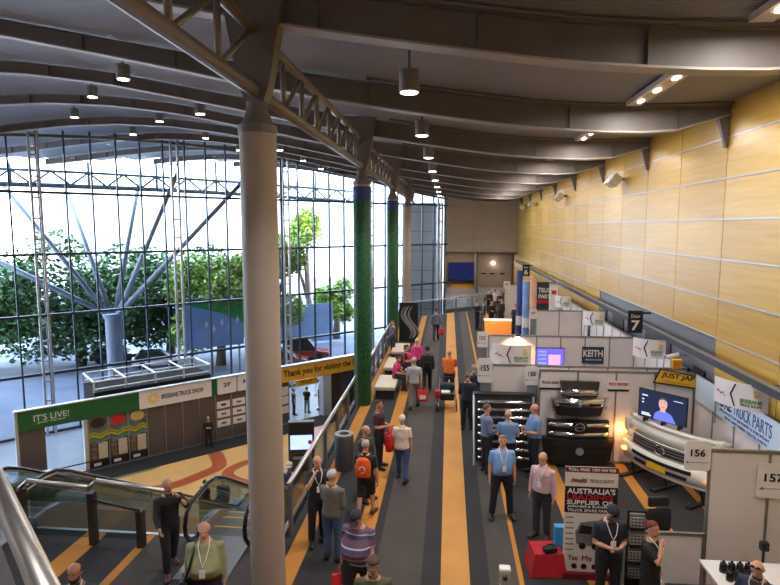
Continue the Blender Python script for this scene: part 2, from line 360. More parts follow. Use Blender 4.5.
for k, y in enumerate(YG[1:]):
    if k == 0: lab = 'dark curved steel roof beam directly above the photographer, out of the picture'
    else: lab = '%s dark curved steel roof beam counted from the photographer' % ORD[k - 1]
    t = thing('roof_beam', lab, 'beam', (0, y, 0), 0, 'curved steel roof beams')
    xs = [x for x in [-46 + i * .8 for i in range(66)] if x > roof_left(y)] + [XW - .03]
    bm = new(); f = new()
    rings(bm, [[(x, -.05, soffit(x) + .03), (x, .05, soffit(x) + .03), (x, .05, roof(x) + dep(x)), (x, -.05, roof(x) + dep(x))] for x in xs])
    obj('web', bm, GIRD, t)
    rings(f, [[(x, -.17, soffit(x)), (x, .17, soffit(x)), (x, .17, soffit(x) + .035), (x, -.17, soffit(x) + .035)] for x in xs])
    obj('bottom_flange', f, FLANGE, t)
    f = new(); rings(f, [[(x, -.13, roof(x) + dep(x) - .03), (x, .13, roof(x) + dep(x) - .03), (x, .13, roof(x) + dep(x)), (x, -.13, roof(x) + dep(x))] for x in xs])
    obj('top_flange', f, GIRD, t)
    f = new()
    for x in xs[::3]: box(f, x - .012, x + .012, -.13, .13, soffit(x) + .03, roof(x) + dep(x))
    obj('stiffener', f, GIRD, t)
    if k: obj('service_pipe', tube(new(), [(x, -.2, roof(x) + .62) for x in xs if x > -2.6], .035, 6), GIRD, t)
    bm = new(); slab_y(bm, [(XW - .04, roof(6) + .6), (XW - .04, roof(6) - .35), (XW - .09, roof(6) - .35), (XW - .36, roof(6) + .6)], -.06, .06)
    obj('wall_bracket', bm, GIRD, t)

# columns, trusses
XC = -2.95
YC = [9.0, 19.9, 30.8, 41.7]
GRW = dotted('leafy_wrap', (26, 96, 60), (96, 128, 58))
for i, y in enumerate(YC):
    t = thing('column', ['plain beige round column in the foreground', 'green wrapped column with blue band, nearer of two', 'green wrapped column with blue band, farther of two', 'plain pale round column by the far railing'][i], 'column', (XC, y, 0), 0, 'round roof columns')
    bm = new(); lathe(bm, [(.285, LOW), (.285, 7.62)], n=32)
    obj('shaft', bm, COLP, t, True).data.set_sharp_from_angle(angle=.6)
    if i in (1, 2):
        bm = new(); lathe(bm, [(.295, 0.02), (.3, .03), (.3, 7.08), (.295, 7.09)], n=32); obj('printed_wrap', bm, GRW, t, True).data.set_sharp_from_angle(angle=.6)
        bm = new(); lathe(bm, [(.3, 7.092), (.305, 7.1), (.305, 7.54), (.3, 7.55)], n=32); obj('blue_band', bm, mat('blue_wrap', (30, 62, 128), .5), t, True).data.set_sharp_from_angle(angle=.6)
    bm = new(); lathe(bm, [(.29, 7.62), (.3, 7.63), (.3, 7.74), (.25, 7.76), (.17, 7.96), (.14, 8.2)], n=24); obj('capital', bm, GIRD, t)
    bm = new(); rings(bm, [[(-w, -.14, z), (w, -.14, z), (w, .14, z), (-w, .14, z)] for w, z in ((.15, 8.1), (.24, 8.35), (.52, 9.85))]); obj('gusset', bm, GIRD, t)
for i in range(-1, 4):
    ya, yb = 9 + 10.9 * i, 9 + 10.9 * (i + 1)
    if i == -1: ya = -4.8
    if i == 3: yb = 50
    lab = ['tubular steel roof truss overhead before the foreground column', 'tubular steel truss from the beige column to the first green column', 'tubular steel truss between the two green columns', 'tubular steel truss from the far green column to the far pale column', 'tubular steel truss beyond the far pale column'][i + 1]
    t = thing('roof_truss', lab, 'truss', (XC, ya, 0), 0, 'tubular roof trusses'); Ln = yb - ya
    obj('lower_chord', tube(new(), [(0, .1, 8.25), (0, Ln - .1, 8.25)], .1, 12), STEEL, t, True)
    obj('upper_chord', tube(new(), [(0, .1, 9.14), (0, Ln - .1, 9.14)], .085, 12), STEEL, t, True)
    n = round(Ln / 1.36)
    for k in range(n):
        y0, y1 = .15 + (Ln - .3) * k / n, .15 + (Ln - .3) * (k + 1) / n
        obj('diagonal_brace', tube(new(), [(0, y0, 8.25), (0, y1, 9.14)], .045, 8), STEEL, t, True)
        if k: obj('vertical_post', tube(new(), [(0, y0, 8.25), (0, y0, 9.14)], .05, 8), STEEL, t, True)

# ------------------------------------------------------------------ the glass wall (runs along y = x + 55.9)
GX0, GN = -44.0, 45
q2 = math.sqrt(2)
w = thing('window_1', 'tall glass curtain wall along the left side of the hall', 'window', (0, 0, 0)); w['kind'] = 'structure'
for k in ('label', 'category'): del w[k]
def gpt(s, off=0.0):     # s metres from the right end; off outward
    return Vector((-.2 - s / q2 - off / q2, 55.7 - s / q2 + off / q2, 0))
bm = new(); SMAX = 62.0
ns = 62
for i in range(ns):
    a, c = gpt(SMAX * i / ns), gpt(SMAX * (i + 1) / ns)
    v = [bm.verts.new(p) for p in ((a.x, a.y, LOW), (c.x, c.y, LOW), (c.x, c.y, roof(c.x) + .6), (a.x, a.y, roof(a.x) + .6))]
    bm.faces.new(v)
obj('pane', bm, GLASS, w)
R45 = Matrix.Rotation(PI / 4, 4, 'Z')
step = 1.43; k = 0; s = .35
while s < SMAX:
    p = gpt(s); bm = new()
    box(bm, -.045, .045, -.14, .03, LOW, roof(p.x) + .3, Matrix.Translation(p) @ R45); obj('mullion', bm, MULL, w); s += step
for z in (-6.1, -2.5, 1.0, 4.6, 8.2):
    a, c = gpt(0), gpt(SMAX); bm = new()
    box(bm, -SMAX, 0, -.15, .04, z - .075, z + .075, Matrix.Translation(a) @ R45); obj('transom', bm, MULL, w)
bm = new()
for i in range(ns):
    a, c = gpt(SMAX * i / ns), gpt(SMAX * (i + 1) / ns); d = Vector((.12, -.12, 0))
    rings(bm, [[a - d * .4 + Vector((0, 0, roof(a.x) - .12)), a + d + Vector((0, 0, roof(a.x) - .12)), a + d + Vector((0, 0, roof(a.x) + .05)), a - d * .4 + Vector((0, 0, roof(a.x) + .05))],
               [c - d * .4 + Vector((0, 0, roof(c.x) - .12)), c + d + Vector((0, 0, roof(c.x) - .12)), c + d + Vector((0, 0, roof(c.x) + .05)), c - d * .4 + Vector((0, 0, roof(c.x) + .05))]])
obj('head_rail', bm, GIRD, w)
for s in (1.2, 9.2, 17.2, 25.4, 33.4, 41.4):   # ladder shaped wind posts
    p = gpt(s, -.25); M = Matrix.Translation(p) @ R45; top = roof(p.x) + .2; bm = new()
    for x in (-.22, .22): box(bm, x - .06, x + .06, -.1, .1, LOW, top, M)
    z = LOW + .9
    while z < top: box(bm, -.18, .18, -.03, .03, z - .05, z + .05, M); z += 1.2
    obj('wind_post', bm, LTST, w)

# outside: canopy trusses and tree-like posts
t = thing('canopy_truss', 'pale lattice truss along the outer canopy edge outside the glass', 'truss')
def cpt(s, off): return gpt(s, off)
ch = [0, 0, 0]
N = 40
for nm, z0, off in (('upper_chord', 9.9, 11.5), ('lower_chord', 8.9, 11.5), ('lower_chord', 8.55, 8.0)):
    obj(nm, tube(new(), [cpt(2 + 52 * i / N, off) + Vector((0, 0, z0 + .5 * math.sin(PI * i / N))) for i in range(N + 1)], .11, 8), CANP, t, True)
for i in range(N):
    a = cpt(2 + 52 * i / N, 11.5) + Vector((0, 0, 9.9 + .5 * math.sin(PI * i / N))); c = cpt(2 + 52 * (i + 1) / N, 11.5) + Vector((0, 0, 8.9 + .5 * math.sin(PI * (i + 1) / N)))
    if i % 2: a.z, c.z = a.z - 1.0, c.z + 1.0
    obj('lattice_brace', tube(new(), [a, c], .085, 6), CANP, t, True)
for i in range(0, N, 4):
    a = cpt(2 + 52 * i / N, 11.5) + Vector((0, 0, 8.9 + .5 * math.sin(PI * i / N))); c = cpt(2 + 52 * i / N, 11.5); c.z = roof(c.x) + .3
    obj('hanger', tube(new(), [a, c], .1, 6), CANP, t, True)
def branch_post(px, py, y, dia, ends, lab):
    top = spot_y(px, py, y); t = thing('branching_post', lab, 'post', (top.x, top.y, LOW - .05))
    zt = top.z - LOW
    bm = new(); lathe(bm, [(dia / 2, 0), (dia / 2, zt - .35), (dia / 2 * 1.25, zt - .1), (dia / 2 * 1.25, zt + .1)], n=24); obj('trunk', bm, CANP, t, True).data.set_sharp_from_angle(angle=.6)
    for ex, ey, eY in ends:
        e = spot_y(ex, ey, eY) - Vector((top.x, top.y, LOW - .05)); s = e.xy.normalized() * dia * .3
        obj('branch', tube(new(), [(s.x, s.y, zt), e], [.2, .16], 10), CANP, t, True)
branch_post(113, 314, 41.5, 1.15, [(-70, 228, 39), (0, 182, 41), (60, 172, 46), (141, 172, 48), (178, 172, 44), (252, 172, 45)], 'white tree-like canopy post with spreading arms outside the glass')
branch_post(-160, 330, 33, 1.0, [(-230, 160, 33), (-100, 160, 36), (-60, 165, 32), (-20, 170, 38)], 'second white canopy post outside the glass, mostly beyond the left edge')

# ------------------------------------------------------------------ outside: trees, buildings, cars
LEAF = [mat('leaf_dark', (72, 110, 58), .6, 0, .4, 1.1), mat('leaf_bright', (132, 160, 58), .6, 0, .35, 1.1)]
BARK = mat('bark', (96, 84, 74), .9, 0, .2, 5)
def tree(x, y, h, R, lab, m, n=5200, blobs=10, seed=1, low=.27, q=.34):
    rnd = random.Random(seed); t = thing('tree', lab, 'tree', (x, y, LOW - .05), 0, 'trees outside the glass')
    cen = []
    for i in range(blobs):
        a = rnd.uniform(0, 2 * PI); r = R * math.sqrt(rnd.random()) * .75; cen.append(Vector((r * math.cos(a), r * math.sin(a), h * rnd.uniform(low, .85))))
    bm = new()
    for i in range(int(n * 1.9)):
        c = rnd.choice(cen); d = Vector((rnd.gauss(0, 1), rnd.gauss(0, 1), rnd.gauss(0, .8))).normalized() * rnd.uniform(.55, 1) * R * .5
        p = c + d; u = Vector((rnd.uniform(-1, 1), rnd.uniform(-1, 1), rnd.uniform(-.5, .5))).normalized(); v = u.cross(Vector((rnd.uniform(-1, 1), rnd.uniform(-1, 1), rnd.uniform(.2, 1)))).normalized()
        s = q * rnd.uniform(.6, 1.3) * .7
        f = [bm.verts.new(p + u * a * s + v * e * s * .6) for a, e in ((-1, 0), (0, -1), (1, 0), (0, 1))]; bm.faces.new(f)
    obj('foliage', bm, m, t)
    tr = new(); tube(tr, [(0, 0, 0), (.1, 0, h * .2), (0, .1, h * .42)], [.5, .38, .3], 8); obj('trunk', tr, BARK, t, True)
    for c in cen[:5]: obj('limb', tube(new(), [(0, 0, h * .22), c * .5 + Vector((0, 0, h * .12)), c], [.24, .16, .06], 6), BARK, t, True)
tree(-33, 49, 11.5, 6.0, 'big dark leafy tree outside, left of the white canopy post', LEAF[0], 6500, 12, 1)
tree(-26.5, 53, 11.8, 5.4, 'big leafy tree outside directly behind the white canopy post', LEAF[0], 6500, 12, 2)
tree(-20.5, 50.5, 10.4, 4.2, 'yellow-green tree outside, right of the white canopy post', LEAF[1], 4200, 10, 3)
tree(-40, 47, 10.5, 5.5, 'leafy tree outside at the far left edge', LEAF[0], 4500, 10, 4)
tree(-17.5, 56, 11.6, 3.6, 'bright yellow-green tree outside behind the blue billboard', LEAF[1], 3600, 9, 5)
tree(-16.6, 68, 16.5, 3.4, 'tall thin pale green tree outside, right of the foreground column', LEAF[1], 1500, 7, 6, .55)
tree(-12.5, 64, 8.6, 2.6, 'small pale green tree outside between the foreground and green columns', LEAF[1], 1700, 7, 8)
CONC = mat('white_render', (226, 226, 224), .8, 0, .05, .2)
WIN = mat('dull_window', (196, 204, 214), .3, .1, .1, .5)
def building(x, y, rot, w_, d_, h_, rows, nw, lab, base=LOW, band=None):
    t = thing('building', lab, 'building', (x, y, base), rot, 'buildings across the street'); obj('wall', box(new(), -w_ / 2, w_ / 2, 0, d_, 0, h_), CONC, t)
    obj('roof_edge', box(new(), -w_ / 2 - .4, w_ / 2 + .4, -.4, d_, h_, h_ + .5), CONC, t)
    for z in rows:
        for i in range(nw):
            xx = -w_ / 2 + w_ * (i + .5) / nw
            obj('window', box(new(), xx - w_ / nw * .32, xx + w_ / nw * .32, -.06, 0, z, z + 1.3), WIN, t)
    if band: obj('awning', box(new(), -w_ / 2, w_ / 2, -1.6, 0, 3.0, 3.5), band, t)
building(-56, 104, .12, 40, 12, 21, (8.5, 11.5, 15), 16, 'long white building across the street behind the trees')
building(-16, 104, -.1, 30, 12, 20, (7.6, 11.2, 14.8), 9, 'white building across the street seen between the columns', LOW, mat('awning_pink', (214, 150, 146), .7))
building(-98, 84, .5, 36, 12, 19, (8, 12), 10, 'white building across the street at the far left')
t = thing('building', 'grey panel clad neighbouring wall outside the far end of the glass', 'building', (-3.2, 60.5, LOW - .05), 0, 'buildings across the street'); obj('wall', box(new(), -1.6, 2.6, 0, 2, 0, 14.9), mat('neighbour_cladding', (150, 152, 158), .7, 0, .05, .5), t)
for z in range(1, 8): obj('panel_joint', box(new(), -1.6, 2.6, -.03, 0, z * 2 - .05, z * 2 + .05), GREY, t)
struct('street', box(new(), -120, 40, 70, 84, LOW - .05, LOW - .02), mat('asphalt', (96, 100, 112), .9, 0, .15, .5))
def car(px, py, rot, body, lab, ln=4.3, h=1.45):
    p = spot_on(px, py, LOW - .05); t = thing('car', lab, 'car', p, rot, 'vehicles outside')
    m = mat('car_%d_%d_%d' % body, body, .25, .1, .04, 3, coat=.6)
    bm = new(); slab_y(bm, [(-ln / 2, .25), (ln / 2, .25), (ln / 2, .7), (ln * .28, .85), (-ln * .42, .88), (-ln / 2, .8)], -.86, .86); obj('body', bm, m, t, False, .06)
    bm = new(); rings(bm, [[(-ln * .44, -.8, .86), (ln * .26, -.8, .86), (ln * .26, .8, .86), (-ln * .44, .8, .86)], [(-ln * .34, -.66, h), (ln * .06, -.66, h), (ln * .06, .66, h), (-ln * .34, .66, h)]]); obj('cabin', bm, BLACK, t)
    for x in (-ln * .3, ln * .3):
        for y in (-.82, .82): obj('wheel', tube(new(), [(x, y - .1, .32), (x, y + .1, .32)], .32, 14), RUBBER, t)
car(117, 361, .3, (70, 74, 84), 'dark grey parked car outside under the left tree')
car(158, 366, .5, (225, 226, 228), 'white parked car outside beside the canopy post')
car(60, 352, .3, (230, 230, 232), 'white parked car outside at the left under the trees')
car(305, 358, .2, (196, 60, 40), 'red van outside, right of the foreground column', 4.6, 2.0)
car(284, 366, .2, (170, 52, 44), 'red car outside half hidden by the foreground column')
p = spot_y(216, 350, 47)
t = thing('billboard', 'blue and green billboard outside the glass, left of the foreground column', 'billboard', (p.x, p.y, LOW - .05), PI / 5)
obj('board', box(new(), -2.4, 2.4, 0, .12, 2.4, 6.6), mat('billboard_blue', (136, 170, 226), .5, 0, .1, .6), t)
bm = new(); slab_y(bm, [(-2.4, 6.6), (2.4, 6.6), (2.4, 4.2), (.6, 5.2), (-2.4, 6.1)], -.01, -.004); obj('green_sweep', bm, mat('billboard_green', (46, 150, 84), .5), t)
for x in (-2, 2): obj('leg', box(new(), x - .08, x + .08, .02, .1, 0, 2.4), LTST, t)
bm = new()
for x, z in ((-.8, 4.0), (-.2, 3.6), (.5, 4.1), (1.1, 3.7), (1.8, 4.2)): slab_y(bm, [(x, z), (x + .25, z + .3), (x + .1, z + .7), (x - .05, z + .4)], -.012, -.004)
obj('white_flag_pattern', bm, WHITE, t)
p = spot_on(291, 352, LOW)
t = thing('hoarding', 'blue hoarding outside the glass between the columns', 'hoarding', (p.x, p.y + 4, LOW - .05), PI / 6); obj('board', box(new(), -3.6, 3.6, 0, .1, .2, 4.3), mat('hoarding_blue', (156, 182, 222), .5, 0, .15, .5), t)
for x in (-3.4, 0, 3.4): obj('post', box(new(), x - .06, x + .06, .1, .2, 0, 4.3), LTST, t)

# ------------------------------------------------------------------ lamps
lampm = mat('pendant_housing', (150, 146, 142), .4, .4, .05, 4)
proto = None; rowname = {-.8: 'the walkway', -9.7: 'the inner atrium', -14.1: 'the middle of the atrium', -18.5: 'the outer atrium'}
for X_ in (-.8, -9.7, -14.1, -18.5):
    kk = 0
    for k in (-2, -1) + tuple(range(8)):
        y = 11.72 + 5.45 * k
        if X_ < -1 and (y < 16 and (y > 8 or X_ < -10) or X_ < y - 55.9 + 1.5): continue
        z = roof(X_) - .12
        if y < 9: lab = 'round pendant downlight overhead behind the photographer, %s of two over %s' % ('first' if k == -2 else 'second', rowname[X_])
        else: lab = '%s round pendant downlight of the row over %s' % (ORD[kk], rowname[X_]); kk += 1
        if proto is None:
            t = thing('pendant_light', lab, 'lamp', (X_, y, z), 0, 'round pendant downlights')
            bm = new(); lathe(bm, [(.17, 0), (.2, .005), (.2, .4), (.19, .42), (.05, .43)], n=24); obj('housing', bm, lampm, t, True).data.set_sharp_from_angle(angle=.6)
            bm = new(); lathe(bm, [(.165, -.012), (.165, .004)], n=24); obj('lens', bm, LAMP, t)
            obj('stem', tube(new(), [(0, 0, .42), (0, 0, .8)], .025, 8), GIRD, t); proto = t
        else: t = dup(proto, (X_, y, z), 0, lab)
        if X_ == -.8 or kk < 5:
            l = bpy.data.lights.new('pendant_beam', 'SPOT'); l.energy = 210; l.spot_size = 2.0; l.spot_blend = .6; l.shadow_soft_size = .15; l.color = (1, .98, .95)
            lo = bpy.data.objects.new('pendant_beam', l); C.objects.link(lo); lo.parent = t; lo.location = (0, 0, -.05)
for k in range(-2, 7):
    y0 = 10.65 + 5.45 * k; z = roof(4.1) + .53
    t = thing('linear_light', ('linear slot light overhead beside the wood wall, behind the photographer' if k == -2 else 'linear slot light at the upper right corner, beside the wood wall' if k == -1 else '%s linear slot light beyond the nearest roof beam, beside the wood wall' % ('first' if k == 0 else ORD[k])), 'lamp', (4.1, y0, z), 0, 'linear slot lights beside the wood wall')
    obj('housing', box(new(), -.16, .16, -.4, 3.4, 0, .1), mat('slot_housing', (226, 214, 204), .4, .3), t)
    for j in range(3): obj('lens', box(new(), -.035, .035, .75 + 1.0 * j, 1.0 + 1.0 * j, -.02, 0), LAMP, t)
    l = bpy.data.lights.new('slot_beam', 'AREA'); l.shape = 'RECTANGLE'; l.size = .14; l.size_y = 3; l.energy = 95; l.color = (1, .92, .82)
    lo = bpy.data.objects.new('slot_beam', l); C.objects.link(lo); lo.parent = t; lo.location = (0, 1.75, -.04)
for k, (y, z) in enumerate(((22.6, 7.95), (33.4, 7.9), (44.2, 7.9), (50, 7.9))):
    t = thing('wall_floodlight', '%s white twin floodlight high on the wood wall' % ORD[k], 'lamp', (XW - .03, y, z), 0, 'white floodlights high on the wood wall')
    obj('bracket', box(new(), -.3, 0, -.04, .04, -.05, .05), GIRD, t)
    for s in (-.22, .22):
        M = Matrix.Translation((-.38, s, -.05)) @ Matrix.Rotation(.6, 4, 'Y'); h = obj('lamp_head', box(new(), -.17, .17, -.18, .18, -.2, .2, M), WHITEP, t, False, .02)
        obj('lens', box(new(), -.14, .14, -.15, .15, -.22, -.2, M), mat('flood_glass', (200, 205, 210), .1), h)

# ------------------------------------------------------------------ railings on the mezzanine
def glass_rail(x0, y0, x1, y1, h, lab, dia=.045, postm=None, loc=None):
    d = Vector((x1 - x0, y1 - y0, 0)); Ln = d.length; a = math.atan2(d.y, d.x)
    t = thing('glass_railing', lab, 'railing', (x0, y0, 0), a, 'railings of the upper walkway')
    obj('handrail', tube(new(), [(0, 0, h), (Ln, 0, h)], dia, 12), BRUSH, t, True)
    n = max(1, round(Ln / 1.6))
    for k in range(n + 1):
        x = .04 + (Ln - .08) * k / n; obj('post', box(new(), x - .03, x + .03, -.05, .03, 0, h - .03), postm or GIRD, t)
    for k in range(n):
        xa, xb = .04 + (Ln - .08) * k / n, .04 + (Ln - .08) * (k + 1) / n
        obj('glass_panel', box(new(), xa + .05, xb - .05, .005, .02, .06, h - .1), RGLASS, t)
    return t
glass_rail(-3.12, 10.95, -3.12, 19.5, 1.1, 'glass railing with steel handrail from the foreground column to the first green column', .05)
glass_rail(-3.05, 20.3, -3.05, 30.4, 1.1, 'glass railing with steel handrail between the two green columns', .05)
glass_rail(-3.05, 31.2, -3.05, 39.0, 1.1, 'glass railing beyond the far green column, behind the black swirl poster', .05)
glass_rail(-3.0, 39.4, 6.5, 47.9, 1.1, 'grey railing closing the far end of the walkway', .04)
# steel rail across the landing at the escalator opening
t = thing('landing_railing', 'steel railing with dark brown posts between the two escalators at the landing edge', 'railing', (-8.35, 10.3, 0))
for x, h in ((0, 1.06), (1.47, 1.06), (2.45, .74)): obj('post', box(new(), x - .06, x + .06, -.09, .06, 0, h), DARK, t)
obj('handrail', tube(new(), [(-.05, 0, 1.06), (.12, .02, 1.22), (1.4, 0, 1.16)], .042, 10), BRUSH, t, True)
obj('handrail', tube(new(), [(1.38, 0, 1.1), (1.55, .04, 1.28), (3.05, .05, 1.12)], .042, 10), BRUSH, t, True)
obj('mid_rail', tube(new(), [(1.47, -.03, .92), (2.45, -.03, .74)], .03, 10), BLACK, t, True)
obj('glass_panel', box(new(), .08, 1.34, 0, .015, .12, .95), RGLASS, t); obj('glass_panel', box(new(), 1.56, 2.37, 0, .015, .12, .7), RGLASS, t)
# balustrade right in front of the photographer
a, c = spot_on(-60, 357, 5.0), spot_on(43, 585, 5.0); e = spot_on(106, 725, 5.0)
t = thing('near_balustrade', 'broad brushed steel balustrade cap at the lower left corner, closest to the photographer', 'railing', (a.x, a.y, 0))
d = (e - a); n = Vector((d.y, -d.x, 0)).normalized()
if n.x > 0: n = -n
obj('handrail', tube(new(), [Vector((0, 0, 5)), d * .5 + Vector((0, 0, 5)), d + Vector((0, 0, 5))], .045, 16), BRUSH, t, True)
bm = new(); rings(bm, [[p + n * .06 + Vector((0, 0, 4.96)), p + n * .42 + Vector((0, 0, 5.0)), p + n * .42 + Vector((0, 0, 4.5)), p + n * .06 + Vector((0, 0, 4.5))] for p in (Vector((0, 0, 0)), d)])
obj('cap_panel', bm, BRUSH, t)
bm = new(); rings(bm, [[p + n * .10 + Vector((0, 0, 4.5)), p + n * .3 + Vector((0, 0, 4.5)), p + n * .3, p + n * .1] for p in (Vector((0, 0, 0)), d)])
obj('lower_panel', bm, GREY, t)
m1 = a + (c - a) * .62 - Vector((a.x, a.y, 0)); obj('fixing', box(new(), m1.x + .02, m1.x + .07, m1.y - .02, m1.y + .03, 4.93, 4.97), BLACK, t)

# ------------------------------------------------------------------ escalators: run away from the landing and down at 30 degrees
BELT = mat('handrail_rubber', (22, 22, 24), .25, 0, .1, 6)
STEPM = slats('step_metal', (112, 112, 116), 'X', 9)
def escalator(x, lab, wd_=1.16):
    t = thing('escalator', lab, 'escalator', (x, 10.05, 0), 0, 'escalators down to the hall')
    run = 6.2 / math.tan(math.radians(30)); y1 = 1.5; y2 = y1 + run; y3 = y2 + 1.6
    def prof(dz): return [(.68, dz), (y1 - .4, dz), (y1, dz - .05), (y1 + .4, dz - .23), (y2 - .4, dz - 6.2 + .23), (y2, dz - 6.2 + .05), (y2 + .4, dz - 6.2), (y3, dz - 6.2)]
    lo, hi = prof(-.75), prof(.22)
    for s in (-1, 1):
        X = s * wd_ / 2
        sk = new(); slab = [(y, z) for y, z in hi] + [(y, max(z, LOW + .01)) for y, z in lo[::-1]]
        P = [[(X - .07 * s, y, z) for y, z in hi], [(X + .09 * s, y, z) for y, z in hi]]
        for i in range(len(hi) - 1):
            q = [(hi[i], hi[i + 1], lo[i + 1], lo[i])][0]
            A = [sk.verts.new((X - .07 * s, yy, max(zz, LOW + .01))) for yy, zz in q]; B_ = [sk.verts.new((X + .09 * s, yy, max(zz, LOW + .01))) for yy, zz in q]
            sk.faces.new(A); sk.faces.new(B_[::-1])
            for k in range(4): sk.faces.new((A[k], B_[k], B_[(k + 1) % 4], A[(k + 1) % 4]))
        bmesh.ops.remove_doubles(sk, verts=sk.verts, dist=.001)
        obj('side_cladding', sk, mat('escalator_cladding', (148, 136, 128), .4, .3, .05, 2), t)
        g = new(); top = prof(.88); bot = prof(.22)
        for i in range(len(top) - 1):
            v = [g.verts.new((X, yy, zz)) for yy, zz in (bot[i], bot[i + 1], top[i + 1], top[i])]; g.faces.new(v)
        bmesh.ops.remove_doubles(g, verts=g.verts, dist=.001)
        bmesh.ops.solidify(g, geom=g.faces[:], thickness=.015); obj('glass_balustrade', g, RGLASS, t)
        hp = [(X, .6, .12), (X, .45, .12), (X, .2, .2), (X, .04, .4), (X, .02, .58), (X, .1, .8), (X, .3, .92)] + [(X, y, z) for y, z in prof(.95)[1:]]
        hp += [(X, y3 + .3, LOW + .9), (X, y3 + .45, LOW + .6), (X, y3 + .3, LOW + .25), (X, y3, LOW + .15)]
        obj('handrail', tube(new(), hp, .042, 10), BELT, t, True)
        obj('rail_guide', tube(new(), [(X, y, z - .055) for x_, y, z in hp[6:-4]], .03, 6), BRUSH, t, True)
    W = wd_ / 2 - .1
    obj('landing_plate', box(new(), -W, W, -.75, .75, 0.0, .02), mat('ribbed_steel', (150, 152, 158), .35, .7, .1, 30), t)
    obj('landing_plate', box(new(), -W, W, y2 + .9, y3 + .8, LOW + .005, LOW + .02), mat('ribbed_steel', (150, 152, 158)), t)
    y = .75; prevz = 0
    while y < y2 + .9:
        z = 0 if y < y1 - .1 else max(-6.2, -(y - y1 + .1) * math.tan(math.radians(30)))
        st = obj('step', box(new(), -W, W, y, y + .4, max(z - .3, LOW), z - .002), STEPM, t)
        obj('step_nosing', box(new(), -W, W, y + .36, y + .402, z - .03, z + .002), YELLOW, st); y += .4
    bm = new(); rings(bm, [[(-W, yy, max(zz - .35, LOW)), (W, yy, max(zz - .35, LOW)), (W, yy, max(zz - .9, LOW - .2)), (-W, yy, max(zz - .9, LOW - .2))] for yy, zz in prof(0)[:-2]])
    obj('underside', bm, GIRD, t)
escalator(-4.32, 'right-hand escalator descending beside the foreground column')
escalator(-9.1, 'left-hand escalator descending at the left of the landing')

# ------------------------------------------------------------------ lower hall: entry wall of panels
K0 = Vector((-21.6, 23.55, LOW)); KR = math.atan2(1, 1)
def ku(px, py=430):      # metres along the entry wall
    d = fw + rt * ((px - 390) / F) + up * ((292.5 - py) / F)
    s = -(K0.x * d.y - K0.y * d.x); u = Vector((1, 1)) / q2
    return (K0.y * d.x - K0.x * d.y) / (u.x * d.y - u.y * d.x)
kp = lambda px: ku(px)
HK = 3.72
t = thing('entry_gateway', 'green topped exhibition gateway with grey side panel at the left of the entry wall', 'gateway', K0, KR)
u0, u1, u2 = kp(18), kp(66), kp(86)
obj('side_panel', box(new(), u0, kp(45), 0, .25, 0, HK - .95), mat('gateway_grey', (96, 86, 84), .5, 0, .05, 1), t)
obj('post', box(new(), u0 - .12, u0, -.05, .3, 0, HK), LTST, t); obj('post', box(new(), u2 - .1, u2 + .06, -.05, .3, 0, HK - .8), LTST, t)
f = obj('fascia', box(new(), u0, kp(140), -.12, .02, HK - .95, HK), GREEN, t)
fr = obj('sign_frame', slab_y(new(), rrect(1.7, .52, .04, kp(52), HK - .48), -.135, -.125), mat('banner_green_light', (36, 104, 62), .5), f)
text("IT'S LIVE!", f, WHITE, kp(52), HK - .42, 1.5, .3, -.14); text('ENTRY THIS WAY', f, WHITE, kp(52), HK - .66, 1.2, .08, -.14)
obj('top_cap', box(new(), u0 - .1, kp(140), -.16, .1, HK, HK + .06), LTST, t)
t = thing('barrier', 'black retractable belt barrier across the gateway opening', 'barrier', K0, KR)
for u in (kp(49), kp(83)):
    bm = new(); lathe(bm, [(.18, 0), (.18, .03), (.03, .05), (.03, 1.0), (.04, 1.02)], (u, -1.2), 14); obj('stanchion', bm, BLACK, t)
for z in (.5, .92): obj('belt', box(new(), kp(49), kp(83), -1.21, -1.19, z, z + .06), RED if z < .6 else BLACK, t)
# run of panels
t = thing('entry_wall', 'long entry wall with truck show fascia, posters, grey panels and sponsor boards', 'wall', K0, KR)
edges = [86, 108, 118.5, 130, 143, 155.5, 168, 179, 191.5, 205, 219, 232, 246, 260, 274, 283, 291]
